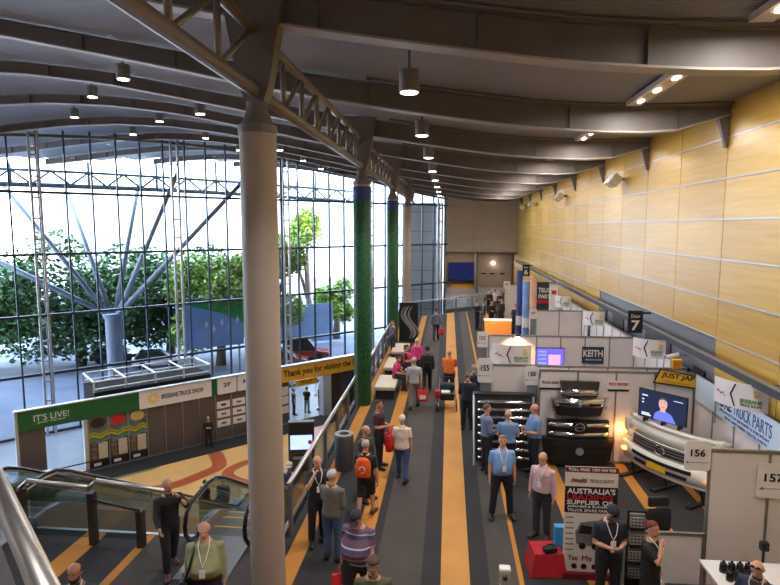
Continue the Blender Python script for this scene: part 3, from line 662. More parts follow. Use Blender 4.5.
# equal panels about 1.25 m wide
ua = kp(88); sp_ = (kp(247) - ua) / 9; NP = int((kp(291) - ua) / sp_); ub = ua + sp_ * NP; us = [ua + (ub - ua) * i / NP for i in range(NP + 1)]
posterm = None
def poster(u0_, u1_, par, seed):
    g = par; w_ = u1_ - u0_
    obj('poster_photo', box(new(), u0_, u1_, -.03, -.02, 1.9, 2.75), mat('poster_sky', (92, 102, 110), .4, 0, .4, 2), g)
    c = (u0_ + u1_) / 2
    bm = new(); slab_y(bm, [(c + .36 * math.cos(2 * PI * k / 20), 2.45 + .26 * math.sin(2 * PI * k / 20)) for k in range(20)], -.04, -.03); obj('round_emblem', bm, (mat('emblem_brown', (52, 36, 34)), RED, mat('emblem_sand', (196, 170, 110)))[seed], g)
    for z, cc in ((1.95, (150, 160, 50)), (1.8, (190, 170, 60)), (1.66, (70, 120, 90)), (1.55, (96, 130, 150))):
        bm = new(); P = [(u0_ + w_ * i / 10, z + .07 * math.sin(i * .8 + seed)) for i in range(11)]; slab_y(bm, P + [(x, zz - .12) for x, zz in P[::-1]], -.036, -.03); obj('wavy_stripe', bm, mat('stripe_%d_%d_%d' % cc, cc), g)
    obj('poster_text_block', box(new(), c - .05, u1_ - .06, -.034, -.03, .55, 1.4), mat('poster_cream', (206, 190, 172), .5), g)
    for i in range(4): obj('poster_picture', box(new(), u0_ + .06, c - .12, -.034, -.03, .55 + .24 * i, .75 + .24 * i), mat('poster_picture_tone', (120, 100, 88), .5, 0, .5, 4), g)
    obj('poster_footer', box(new(), u0_, u1_, -.034, -.03, .12, .45), INK, g); obj('footer_logo', box(new(), u0_ + .15, u0_ + .5, -.038, -.034, .2, .36), WHITE, g)
for i in range(NP):
    a, c = us[i] + .03, us[i + 1] - .03
    kind = 'poster' if i < 3 else ('plain' if i < 7 else 'logo')
    p = obj('panel', box(new(), a, c, -.02, .05, .1, HK - .85), mat('entry_panel_dark', (92, 82, 80), .5, 0, .05, 1) if kind != 'poster' else mat('poster_ground', (58, 50, 48), .5), t)
    if kind == 'poster': poster(a, c, p, i)
    if kind == 'logo':
        for z in (1.9, 1.35, .8):
            q = obj('sponsor_board', box(new(), a + .05, c - .05, -.03, -.021, z, z + .42), WHITE, p)
            obj('printed_logo', box(new(), a + .3, c - .3, -.036, -.03, z + .14, z + .27), INK if z > 1.8 and i == 7 else (RED if z == 1.35 and i == 8 else GREY), q) if i < 9 else None
for i, u in enumerate(us): obj('post', box(new(), u - .03, u + .03, -.05, .08, 0, HK - .85), ALU, t)
obj('base_rail', box(new(), ua, ub, -.06, .08, 0, .1), ALU, t)
f = obj('fascia', box(new(), kp(140), kp(212), -.14, 0, HK - .95, HK + .02), WHITE, t)
text('BRISBANE TRUCK SHOW', f, INK, (kp(162) + kp(204)) / 2, HK - .46, kp(204) - kp(162), .26, -.15, bold=True)
sb = new(); cx = kp(154)
for k in range(10):
    a = 2 * PI * k / 10; M = Matrix.Translation((cx, 0, HK - .46)) @ Matrix.Rotation(a, 4, 'Y'); box(sb, .12, .34, -.155, -.145, -.035, .035, M)
obj('sunburst_logo', sb, YELLOW, f)
obj('green_end', box(new(), kp(212), kp(217.5), -.14, 0, HK - .95, HK + .02), GREEN, t)
for i in range(8):
    ka, kb = kp(218) + 1.24 * i, kp(218) + 1.24 * i + 1.16
    if kb > ub: break
    s_ = obj('logo_board', slab_y(new(), rrect(kb - ka, .95, .08, (ka + kb) / 2, HK - .48), -.14, 0), WHITE, t)
    text(('2F', 'MT', 'ef', 'AM')[i % 4], s_, INK, (ka + kb) / 2, HK - .42, .46, .24, -.15, bold=True)
obj('green_fascia', box(new(), kp(217), ub, -.02, .1, HK - .95, HK + .02), GREEN, t)
obj('top_cap', box(new(), kp(140), ub, -.2, .1, HK + .02, HK + .07), LTST, t)
# black runner carpet
b = new(); M = Matrix.Translation(K0) @ Matrix.Rotation(KR, 4, 'Z'); box(b, kp(30), kp(352), -1.6, .2, 0, .012, M); struct('floor_runner', b, mat('black_runner', (34, 32, 34), .9, 0, .1, 10))
# yellow thank-you portal
t = thing('thank_you_portal', 'yellow fascia portal reading thank you over the lower hall doors', 'gateway', K0, KR)
v0, v1 = kp(276), kp(364)
f = obj('fascia', box(new(), v0, v1, -.2, .1, HK - .95, HK), GOLD, t); text('Thank you for visiting the Show', f, INK, (kp(283) + kp(364)) / 2, HK - .47, kp(364) - kp(283), .55, -.21, bold=True)
obj('top_cap', box(new(), v0 - .1, v1, -.25, .15, HK, HK + .08), LTST, t)
obj('pillar', box(new(), kp(323), kp(331), -.1, .4, 0, HK - .95), mat('pale_pillar', (176, 186, 204), .4, 0, .04, 2), t)
p = obj('end_panel', box(new(), kp(331), kp(341), 0, .1, 0, HK - .95), DARK, t)
g_ = obj('graphic_panel', box(new(), kp(341), kp(356), 0, .1, 0, HK - .95), mat('graphic_navy', (44, 56, 82), .4, 0, .4, 1.3), t)
for i in range(3): obj('sponsor_board', box(new(), kp(278), kp(289), -.03, 0, 2.0 - .62 * i, 2.45 - .62 * i), WHITE, t)
d_ = obj('door_sign', box(new(), kp(298), kp(319), .1, .2, 2.25, 2.65), YELLOW, t)
text('EXIT', d_, INK, (kp(298) + kp(319)) / 2, 2.45, .8, .2, .09)
# black plant boxes with pale rails behind the entry wall
t = thing('roof_enclosure', 'dark flat roofed booth block with pale rails behind the entry wall', 'booth', K0, KR)
ra, rb = kp(99), kp(216)
obj('block', box(new(), ra, rb, .5, 3.0, 0, 3.9), mat('dark_block', (12, 14, 20), .9), t)
for z in (4.05, 4.45):
    for y in (.55, 2.95): obj('rail', tube(new(), [(ra, y, z), (rb, y, z)], .05, 6), LTST, t)
for i in range(5):
    u = ra + (rb - ra) * i / 4; obj('cross_rail', tube(new(), [(u, .55, 4.45), (u, 2.95, 4.45)], .05, 6), LTST, t)
    for y in (.55, 2.95): obj('rail_post', tube(new(), [(u, y, 3.9), (u, y, 4.45)], .05, 6), LTST, t)
# information totem and counters
t = thing('information_totem', 'dark information totem with a glowing screen, seen past the railing', 'totem', (spot_on(302, 484, LOW).x, spot_on(302, 484, LOW).y, LOW), .2)
bd = obj('body', box(new(), -.62, .62, 0, .35, 0, 3.1), mat('totem_dark', (58, 52, 52), .4), t, False, .02)
sc_ = obj('screen', box(new(), -.52, .52, -.02, 0, 1.75, 2.45), mat('totem_screen', (150, 170, 230), .2, emit=1.2, ecol=(150, 170, 235)), t)
obj('red_dot', slab_y(new(), rrect(.2, .2, .09, .42, 2.1), -.03, -.02), RED, sc_)
obj('header', box(new(), -.56, .56, -.015, 0, 2.5, 3.0), INK, t); obj('keyboard_shelf', box(new(), -.4, .4, -.25, 0, 1.35, 1.4), STEEL, t)
for i, (px, py) in enumerate(((32, 500), (-14, 504))):
    p = spot_on(px, py, LOW); t = thing('registration_desk', ('grey sloping registration desk', 'grey registration desk at the left edge')[i] + ' below the gateway', 'desk', p, .9, 'registration desks in the lower hall')
    obj('body', box(new(), -.9, .9, -.35, .35, 0, 1.0), GREY, t); bm = new(); slab_y(bm, [(-.95, 1.0), (.95, 1.0), (.95, 1.06), (-.95, 1.22)], -.42, .42); obj('top', bm, LTST, t)

# ------------------------------------------------------------------ bin, benches, poster
p = spot_on(343.5, 477); t = thing('litter_bin', 'grey round litter bin with pale ring lid beside the glass railing', 'bin', (-2.62, 14.35, 0))
bm = new(); lathe(bm, [(.24, 0), (.245, .02), (.245, .86), (.235, .88)], n=28); obj('body', bm, mat('bin_grey', (84, 84, 90), .4, .3), t, True).data.set_sharp_from_angle(angle=.6)
bm = new(); R = [[((.245 if k in (0, 1) else .13) * math.cos(2 * PI * i / 28), (.245 if k in (0, 1) else .13) * math.sin(2 * PI * i / 28), (.885, .94, .94, .885)[k]) for i in range(28)] for k in range(4)]; rings(bm, R, False); obj('lid_ring', bm, BRUSH, t)
bm = new(); lathe(bm, [(.13, .882), (.13, .89)], n=24); obj('opening', bm, RUBBER, t)
for i, (y0, y1) in enumerate(((20.5, 22.3), (23.5, 25.4), (26.6, 28.6))):
    t = thing('bench', ('nearest', 'middle', 'farthest')[i] + ' of three white upholstered benches by the railing', 'bench', (-2.25, (y0 + y1) / 2, 0), 0, 'white benches along the railing'); L2 = (y1 - y0) / 2
    obj('seat', box(new(), -.38, .38, -L2, L2, .32, .46), mat('white_vinyl', (214, 200, 182), .45, 0, .04, 4), t, False, .03)
    obj('base', box(new(), -.32, .32, -L2 + .06, L2 - .06, 0, .32), DARK, t)
a = spot_on(399, 340); t = thing('poster_stand', 'black poster stand with a grey swirl at the second green column', 'poster', (-2.15, 31.6, 0), -.12)
bdm = obj('board', box(new(), -.52, .52, 0, .06, .04, 2.1), INK, t); obj('foot', box(new(), -.5, .5, -.15, .2, 0, .04), BLACK, t)
for j, (o_, w_) in enumerate(((0, .08), (.36, .045), (-.3, .04))):
    P = []; 
    for k in range(24):
        s = k / 23; P.append((.05 + .33 * math.sin(s * 5.4 + .6) * (1 - .3 * s) + o_ * .6, -.01, .15 + 1.75 * s))
    bm = new(); rings(bm, [[(x - w_, -.012, z - w_ * .4), (x + w_, -.012, z + w_ * .4), (x + w_, -.004, z + w_ * .4), (x - w_, -.004, z - w_ * .4)] for x, y, z in P]); obj('swirl', bm, mat('swirl_grey', (150, 146, 144)), bdm)

# ------------------------------------------------------------------ exhibition booths
def partition(x0, y0, x1, y1, h, lab, z0=0, n=None, m=None):
    d = Vector((x1 - x0, y1 - y0)); Ln = d.length
    t = thing('booth_partition', lab, 'partition', (x0, y0, 0), math.atan2(d.y, d.x), 'white booth partitions'); n = n or max(1, round(Ln / 1.0))
    for k in range(n):
        obj('panel', box(new(), Ln * k / n + .02, Ln * (k + 1) / n - .02, -.012, .012, .06, h - .05), m or PANEL, t)
    for k in range(n + 1): obj('post', box(new(), Ln * k / n - .022, Ln * k / n + .022, -.025, .025, 0, h), ALU, t)
    obj('top_rail', box(new(), 0, Ln, -.024, .024, h - .06, h - .005), ALU, t); obj('bottom_rail', box(new(), 0, Ln, -.022, .022, .02, .07), ALU, t)
    return t
XB = 6.32
PA = partition(4.42, 10.0, XB, 10.0, 2.5, 'near white partition at the right edge carrying the 157 sign', n=2)
partition(3.25, 9.98, 4.38, 9.98, 1.0, 'low white wall behind the two people at the tall banner', n=1)
PJ = partition(2.42, 15.38, XB - .02, 15.38, 2.5, 'white booth wall behind the stacked truck grilles and television', n=4)
partition(1.21, 15.87, XB - .02, 15.87, 2.5, 'white partition backing the truck grille booth, behind the chrome bar rack', n=5)
PC = partition(1.42, 20.3, 6.3, 20.3, 2.5, 'white partition with the KEITH sign and purple screen', n=6)
partition(3.97, 26.6, 5.95, 26.6, 2.5, 'white partition in front of the dark graphic backdrop', n=2)
partition(3.66, 38.6, 4.6, 38.6, 2.5, 'small far white partition behind the group of people', n=1)
partition(XB, 10.04, XB, 15.3, 2.5, 'white booth back wall with the truck parts banner', n=5)
partition(XB, 15.92, XB, 20.25, 2.5, 'white booth back wall below the Door 7 sign', n=4)
partition(6.2, 20.4, 6.2, 26.0, 2.5, 'white booth back wall beside the third curved sign board', n=5)
partition(6.15, 26.2, 6.15, 32, 2.5, 'white booth back wall below the Door 6 sign', n=5)
def number_sign(num, x, y, w_, z0, z1, lab, post=True, foot=None, line=True, par=None):
    t = thing('number_sign', lab, 'sign', (x, y, 0), 0, 'booth number signs')
    b_ = obj('board', slab_y(new(), rrect(w_, z1 - z0, .06, 0, (z0 + z1) / 2), -.03, -.015), WHITE, t)
    text(num, b_, INK, -.13 if w_ > .7 else 0, z0 + (z1 - z0) * .6, w_ * (.38 if w_ > .7 else .56), (z1 - z0) * (.23 if w_ > .7 else .24), -.034, bold=True)
    if line:
        obj('arrow_line', box(new(), -w_ * .4, w_ * .4, -.033, -.03, z0 + (z1 - z0) * .27, z0 + (z1 - z0) * .29), GREY, b_)
        bm = new(); slab_y(bm, [(-w_ * .46, z0 + (z1 - z0) * .28), (-w_ * .36, z0 + (z1 - z0) * .33), (-w_ * .36, z0 + (z1 - z0) * .23)], -.033, -.03); obj('arrow_head', bm, GREY, b_)
    if foot:
        obj('lower_panel', box(new(), -w_ * .32, w_ * .42, 0, .02, .05, z0 + .05), foot, t); obj('post', box(new(), w_ * .42, w_ * .42 + .04, -.02, .03, 0, z0 + .3), LTST, t)
    else: obj('clip', box(new(), -.04, .04, -.015, .0, z1 - .1, z1 - .02), ALU, t)
    return t
number_sign('157', 5.56, 9.97, .8, 1.69, 2.29, 'rounded white number sign 157 on the near partition')
number_sign('156', 4.2, 9.97, .42, 2.12, 2.64, 'rounded white number sign 156 beside the truck front')
BG = mat('blue_grey_panel', (120, 128, 140), .5)
number_sign('155', 1.02, 15.83, .4, 1.98, 2.66, 'white number sign 155 nearest the walkway, behind two dark dressed men', foot=BG)
number_sign('155', 2.24, 15.6, .36, 2.0, 2.52, 'white number sign 155 between the plain partition and the grille booth', foot=BG)
number_sign('152', 1.2, 20.25, .36, 2.05, 2.6, 'white number sign 152 nearest the walkway', foot=BG)
number_sign('150', 3.8, 26.55, .34, 2.1, 2.55, 'white number sign 150 at the far partition corner', foot=BG)
number_sign('149', 3.78, 38.5, .42, 2.2, 2.7, 'small white number sign far away by the lobby recess')
# curved show signs standing on the partitions
SHOWG = mat('show_green', (70, 150, 60))
def curved_sign(x, y, rot, w_, lab, zb=2.5, h=.54):
    t = thing('curved_sign', lab, 'sign', (x, y, zb), rot, 'curved truck show sign boards')
    f = lambda X: -.16 * (1 - (2 * X / w_) ** 2)
    bm = new(); N_ = 14
    rings(bm, [[(X, f(X), 0), (X, f(X), h), (X, f(X) + .02, h), (X, f(X) + .02, 0)] for X in [-w_ / 2 + w_ * i / N_ for i in range(N_ + 1)]])
    b_ = obj('board', bm, WHITE, t)
    bm = new(); P = [(-.03, h - .03), (-.13, h * .52), (-.03, .04), (-.0, .04), (-.09, h * .52), (0, h - .03)]
    rings(bm, [[(x, f(x) - .008, z) for x, z in P], [(x, f(x) - .002, z) for x, z in P]]); obj('chevron', bm, INK, b_)
    text('BRISBANE', b_, SHOWG, w_ * .25, h * .36, w_ * .34, .08, -.004, warp=f, bold=True)
    text('TRUCK SHOW', b_, INK, w_ * .25, h * .2, w_ * .34, .06, -.004, warp=f)
    sb = new()
    for k in range(9):
        a = 2 * PI * k / 9; M = Matrix.Translation((w_ * .32, 0, h * .66)) @ Matrix.Rotation(a, 4, 'Y'); box(sb, .03, .085, f(w_ * .32) - .012, f(w_ * .32) - .002, -.011, .011, M)
    obj('sunburst_logo', sb, YELLOW, b_)
    bm = new(); P = [(-w_ * .42 + w_ * .05 * i, h * (.6 if i % 2 else .5) - .015 * i) for i in range(5)]
    rings(bm, [[(x, f(x) - .008, z) for x, z in P + [(x, z - .03) for x, z in P[::-1]]], [(x, f(x) - .002, z) for x, z in P + [(x, z - .03) for x, z in P[::-1]]]]); obj('zigzag_mark', bm, RED, b_)
    for X in (-w_ / 2 + .03, w_ / 2 - .03): obj('stand', box(new(), X - .015, X + .015, .02, .05, -.5, h), ALU, t)
curved_sign(6.02, 12.45, -.95, 1.1, 'curved white truck show sign above the truck parts banner')
curved_sign(5.72, 17.1, -.45, .86, 'curved white truck show sign under the Door 7 sign')
curved_sign(5.5, 22.6, -.4, .76, 'curved white truck show sign, third from the photographer on the wall side')
curved_sign(5.3, 27.6, -.4, .7, 'curved white truck show sign, farthest on the wall side')
curved_sign(1.75, 16.1, -.15, 1.06, 'curved white truck show sign above the plain partition left of the purple screen', 2.46, .54)
# truck parts banner on the back wall
t = thing('parts_banner', 'pale blue truck parts banner along the booth back wall', 'banner', (XB - .04, 15.2, 0), -PI / 2)
b_ = obj('banner_sheet', box(new(), 0, 5.0, -.01, 0, 1.86, 2.5), mat('banner_pale_blue', (206, 222, 244), .5, 0, .04, .5), t)
BLUEI = mat('banner_blue_ink', (56, 100, 170))
text('MORE', b_, INK, 1.5, 2.24, .8, .28, -.014, bold=True); text('TRUCK', b_, BLUEI, 2.36, 2.24, .76, .28, -.014); text('PARTS', b_, BLUEI, 3.18, 2.24, .72, .28, -.014)
text('SPECIALISTS IN JAPANESE & EUROPEAN', b_, BLUEI, 2.4, 2.02, 2.1, .08, -.014); text('NEW AND USED TRUCK PARTS', b_, BLUEI, 2.5, 1.92, 1.8, .06, -.014)
# door signs
def door_sign(num, y, lab, z=3.15, x=XW - .45, w_=.5, h=.72):
    t = thing('door_sign', lab, 'sign', (x, y, z), 0, 'black door number signs'); b_ = obj('board', box(new(), -w_ / 2, w_ / 2, 0, .08, 0, h), INK, t, False, .01)
    text('Door', b_, WHITE, 0, h * .76, w_ * .6, h * .16, -.006); text(num, b_, WHITE, 0, h * .34, w_ * .55, h * .45, -.006, bold=True); obj('arm', box(new(), w_ / 2, .43, .02, .06, h - .1, h - .04), BLACK, t)
p = spot_y(635, 333, 17.6); door_sign('7', 17.6, 'black Door 7 sign hanging off the wall rail', p.z, p.x, .42, .66)
p = spot_y(526, 276, 42); door_sign('6', 42, 'black Door 6 sign farther along the wall rail', p.z, p.x, .5, .8)
# JUST JAP booth
t = thing('just_jap_sign', 'yellow slanted JUST JAP sign on the booth wall', 'sign', (5.86, 15.33, 2.38), 0)
bm = new(); slab_y(bm, [(-.6, -.16), (.5, -.3), (.58, .02), (-.44, .22)], -.03, 0); b_ = obj('border', bm, INK, t)
bm = new(); slab_y(bm, [(-.56, -.13), (.47, -.26), (.54, .0), (-.41, .185)], -.036, -.03); b_ = obj('board', bm, YELLOW, t)
text('JUST JAP', b_, INK, 0, .0, .82, .17, -.042, tilt=-.15, bold=True, shear=.1); text('TRUCK SPARES', b_, RED, -.02, -.145, .62, .04, -.042, tilt=-.14)
for x, txt, c, w_ in ((2.68, 'TRUCK GEAR', INK, .44), (4.42, 'TRUCK WRECKERS', RED, .5)):
    t = thing('wall_plate', ('black lettering plate left of the stacked grilles', 'red lettering plate right of the stacked grilles')[x > 3], 'sign', (x, 15.36, 1.98), 0, 'lettering plates on the booth wall')
    b_ = obj('plate', box(new(), -.27, .27, -.006, 0, -.02, .26), WHITE, t); text(txt, b_, c, 0, .17, w_, .08, -.01, bold=True); obj('bar', box(new(), -.27, .27, -.014, -.006, -.02, .03), INK, b_)
def bar(pts, r, n=10): return tube(new(), pts, r, n)
def bow(w_, y, z, d, N_=12): return [(-w_ / 2 + w_ * i / N_, y + d * (2 * i / N_ - 1) ** 2, z) for i in range(N_ + 1)]
def curve_box(w_, y, d, z0, z1, th, N_=12, taper=0.0):
    bm = new(); rings(bm, [[(X * (1 - taper), y + d * (X / (w_ / 2)) ** 2, z0), (X, y + d * (X / (w_ / 2)) ** 2, z1), (X, y + d * (X / (w_ / 2)) ** 2 + th, z1), (X * (1 - taper), y + d * (X / (w_ / 2)) ** 2 + th, z0)] for X in [-w_ / 2 + w_ * i / N_ for i in range(N_ + 1)]]); return bm
GX = 3.4; GY = 15.25
t = thing('truck_grille', 'black and chrome topmost grille of the stack on the booth wall', 'grille', (GX, GY, 1.84), 0, 'truck grilles stacked on the booth wall')
bm = new(); rings(bm, [[(X * s, y, z) for X in (-.5, .5) for y in ()] or [(-.46, -.16, .2), (.46, -.16, .2), (.5, -.1, .4), (-.5, -.1, .4)] for s in (1,)] + [[(-.46, 0, .2), (.46, 0, .2), (.5, 0, .4), (-.5, 0, .4)]]); obj('upper_shell', bm, BLACK, t)
obj('chrome_bar', curve_box(.94, -.2, .08, .06, .2, .12), CHROME, t, True); obj('lower_lip', curve_box(.9, -.16, .06, 0, .06, .1), BLACK, t)
t = thing('truck_grille', 'wide chrome grille with upswept ends, second from the top of the stack', 'grille', (GX, GY, 1.34), 0, 'truck grilles stacked on the booth wall')
obj('chrome_band', curve_box(1.4, -.22, .1, .24, .46, .14), CHROME, t, True); obj('lower_valance', curve_box(1.24, -.2, .1, 0, .24, .14, taper=.12), BLACK, t)
for s in (-1, 1):
    bm = new(); rings(bm, [[(s * x, y, z) for x, y, z in ((.58, -.16, .2), (.68, -.14, .2), (.74, -.12, .5), (.66, -.14, .46))], [(s * x, y + .12, z) for x, y, z in ((.58, -.16, .2), (.68, -.14, .2), (.74, -.12, .5), (.66, -.14, .46))]]); obj('end_horn', bm, CHROME, t)
    obj('slot', curve_box(.3, -.24, .02, .3, .36, .03), BLACK, t).location.x = s * .38
bm = new()
for k in range(3):
    M = Matrix.Translation((0, -.24, .37)) @ Matrix.Rotation(2 * PI * k / 3 + PI / 2, 4, 'Y'); slab_y(bm, [(0, 0), (.05, .035), (.1, 0), (.05, -.035)], -.01, .01); bm.verts.ensure_lookup_table()
    for v in bm.verts[-8:]: v.co = M @ v.co
obj('emblem', bm, LTST, t)
t = thing('truck_grille', 'chrome grille with a round centre ring, third from the top of the stack', 'grille', (GX, GY, .74), 0, 'truck grilles stacked on the booth wall')
obj('surround', curve_box(1.56, -.14, .08, 0, .46, .14), BLACK, t)
for z in (.05, .3): obj('chrome_bar', curve_box(1.5, -.2, .1, z, z + .11, .1), CHROME, t, True)
obj('badge_plate', slab_y(new(), [(.2 * math.cos(2 * PI * k / 28), .33 + .17 * math.sin(2 * PI * k / 28)) for k in range(28)], -.26, -.18), BLACK, t)
bm = new(); tube(bm, [(.12 * math.cos(2 * PI * k / 24), -.27, .34 + .1 * math.sin(2 * PI * k / 24)) for k in range(25)], .016, 8); box(bm, -.13, .13, -.285, -.26, .322, .358); obj('emblem', bm, CHROME, t)
t = thing('truck_grille', 'black bumper grille with a round silver badge, lowest of the stack', 'grille', (GX, GY - .05, 0), 0, 'truck grilles stacked on the booth wall')
obj('shell', curve_box(1.84, -.26, .2, .14, .74, .2, taper=.1), mat('dark_bumper', (44, 42, 44), .35, .1), t)
for z in (.34, .52): obj('rib', curve_box(1.5, -.29, .14, z, z + .05, .05), BLACK, t)
obj('lower_lip', curve_box(1.5, -.28, .16, .08, .16, .2), BLACK, t)
obj('emblem', slab_y(new(), [(.1 * math.cos(2 * PI * k / 24), .47 + .1 * math.sin(2 * PI * k / 24)) for k in range(24)], -.31, -.27), LTST, t)
for s in (-.5, .5): obj('support', box(new(), s - .04, s + .04, -.15, -.05, 0, .2), BLACK, t)
# chrome bar rack
t = thing('bar_rack', 'black display rack of chrome bars in front of the plain partition', 'rack', (1.5, 15.25, 0))
for s in (-.78, .78): obj('side_frame', bar([(s, -.4, .02), (s, .25, 1.76)], .03), LTST, t); 
for s in (-.78, .78): obj('rear_leg', bar([(s, .42, .02), (s, .25, 1.76)], .025), BLACK, t)
bm = new(); rings(bm, [[(-.75, -.35, .1), (.75, -.35, .1), (.75, -.31, .1), (-.75, -.31, .1)], [(-.75, .24, 1.72), (.75, .24, 1.72), (.75, .28, 1.72), (-.75, .28, 1.72)]]); obj('back_board', bm, BLACK, t)
obj('top_shelf', box(new(), -.8, .8, .15, .42, 1.74, 1.78), BLACK, t)
for i in range(8):
    z = .25 + i * .19; y = -.4 + .65 * (z - .02) / 1.74
    tag(obj('chrome_bar', tube(new(), [(1.5 - .68, 15.25 + y - .1, z), (1.5 - .45, 15.25 + y - .14, z + .02), (1.5 + .45, 15.25 + y - .14, z + .02), (1.5 + .68, 15.25 + y - .1, z)], [.035, .05, .05, .035], 10), CHROME, None, True), '%s chrome bar from the bottom of the display rack' % ('lowest' if i == 0 else ORD[i]), 'bar', 'chrome bars on the display rack')
# truck front and television
tf = Vector((5.2, 13.98, 0)); ta = math.atan2(-2.2, 1.36)
t = thing('truck_cab', 'cream white truck cab front on low black stands with amber lamps', 'truck', tf, ta)
W = 2.6; N_ = 20
def tfc(z0, z1, y0, y1, w0=1.0, w1=1.0, th=.08, d=.3):
    bm = new(); rings(bm, [[(X * w0, y0 + d * (2 * X * w0 / W) ** 2, z0), (X * w1, y1 + d * (2 * X * w1 / W) ** 2, z1), (X * w1, y1 + d * (2 * X * w1 / W) ** 2 + th, z1), (X * w0, y0 + d * (2 * X * w0 / W) ** 2 + th, z0)] for X in [-W / 2 + W * i / N_ for i in range(N_ + 1)]]); return bm
obj('upper_panel', tfc(1.12, 1.42, -.18, -.05), WHITEP, t, True); obj('top_lip', tfc(1.42, 1.48, -.1, -.05, th=.16), WHITEP, t, True)
obj('middle_panel', tfc(.84, 1.12, -.2, -.18), WHITEP, t, True); obj('bumper', tfc(.42, .82, -.3, -.32, .97, 1, .14), WHITEP, t, True); obj('bumper_lip', tfc(.36, .42, -.26, -.3, .95, .97, .14), WHITEP, t, True)
gr = obj('grille', tfc(.86, 1.1, -.225, -.205, .72, .72, .02, .3), BLACK, t)
for z in (.93, 1.0, 1.07): obj('grille_bar', tfc(z, z + .02, -.24, -.235, .7, .7, .02), GIRD, gr)
bm = new(); tube(bm, [(.13 * math.cos(2 * PI * k / 24), -.27, .99 + .1 * math.sin(2 * PI * k / 24)) for k in range(25)], .018, 8); box(bm, -.1, -.06, -.28, -.26, .92, 1.06); box(bm, .06, .1, -.28, -.26, .92, 1.06); box(bm, -.08, .08, -.28, -.26, .975, 1.005); obj('emblem', bm, CHROME, gr)
obj('lower_grille', tfc(.66, .74, -.345, -.345, .62, .62, .02), BLACK, t); obj('lower_grille', tfc(.5, .58, -.34, -.34, .55, .55, .02), BLACK, t)
pl = obj('number_plate', box(new(), -.26, .26, -.37, -.35, .52, .66), YELLOW, t)
for s in (-1, 1):
    e = obj('corner_wing', box(new(), s * 1.25 - .06, s * 1.25 + .06, .02, .24, .9, 1.55 if s > 0 else 1.38), WHITEP, t, False, .04)
    for z in (.62, 1.0): obj('amber_lamp', ball(new(), (s * (1.28 if z > .8 else 1.18), .03 if z > .8 else -.1, z), (.07, .04, .05), 10), AMBER, t, True)
    if s < 0:
        l = bpy.data.lights.new('amber_glow', 'POINT'); l.energy = 4; l.color = (1, .45, .1); l.shadow_soft_size = .06; lo = bpy.data.objects.new('amber_glow', l); C.objects.link(lo); lo.parent = t; lo.location = (-1.46, .05, .95)
for x in (-.95, 0, .95):
    st = obj('stand', bar([(x, -.05, .36), (x, .05, .04)], .03), BLACK, t); obj('stand_foot', box(new(), x - .06, x + .06, -.45, .4, 0, .05), BLACK, st)
t = thing('television', 'flat television showing a man in a blue shirt, on the truck front', 'television', (5.12, 14.22, 1.5), math.atan2(-.78, .72))
w_, h_ = 1.16, .68
obj('housing', box(new(), -w_ / 2 - .02, w_ / 2 + .02, 0, .05, .06, .06 + h_ + .03), BLACK, t, False, .008); s_ = obj('screen', box(new(), -w_ / 2, w_ / 2, -.004, 0, .08, .06 + h_), SCREEN, t)
for x in (-.4, .05, .45): obj('foot', box(new(), x - .02, x + .02, -.08, .12, -.02, .07), BLACK, t)
def tone(n_, c, e=.95): return mat(n_, (20, 20, 20), .4, 0, .02, 3, emit=e, ecol=c)
bm = new(); slab_y(bm, [(-.2, .08), (-.16, .24), (-.05, .32), (.1, .33), (.24, .27), (.36, .08)], -.01, -.005); obj('picture_shirt', bm, tone('picture_blue', (96, 110, 216)), s_)
bm = new(); slab_y(bm, [(.03 + .105 * math.cos(2 * PI * k / 24), .5 + .155 * math.sin(2 * PI * k / 24)) for k in range(24)], -.013, -.008); slab_y(bm, [(-.03, .3), (.09, .3), (.09, .42), (-.03, .42)], -.013, -.008); obj('picture_face', bm, tone('picture_skin', (196, 150, 140)), s_)
bm = new(); slab_y(bm, [(.03 + .11 * math.cos(a), .53 + .135 * math.sin(a)) for a in [PI * k / 12 for k in range(13)]] + [(-.06, .58), (.03, .61), (.11, .58)], -.016, -.013); obj('picture_hair', bm, tone('picture_brown', (70, 50, 46)), s_)
bm = new(); [slab_y(bm, [(x - .018, .53), (x + .018, .53), (x + .018, .545), (x - .018, .545)], -.017, -.013) for x in (-.01, .07)]; slab_y(bm, [(-.01, .41), (.07, .41), (.07, .42), (-.01, .42)], -.017, -.013); obj('picture_features', bm, tone('picture_dark', (80, 44, 42)), s_)
bm = new(); [box(bm, -.5, -.5 + l_, -.01, -.005, z, z + .03) for z, l_ in ((.6, .14), (.5, .05), (.42, .05), (.16, .2), (.12, .24))]; box(bm, .28, .5, -.01, -.005, .62, .635); obj('picture_caption', bm, tone('picture_white', (200, 205, 220)), s_)
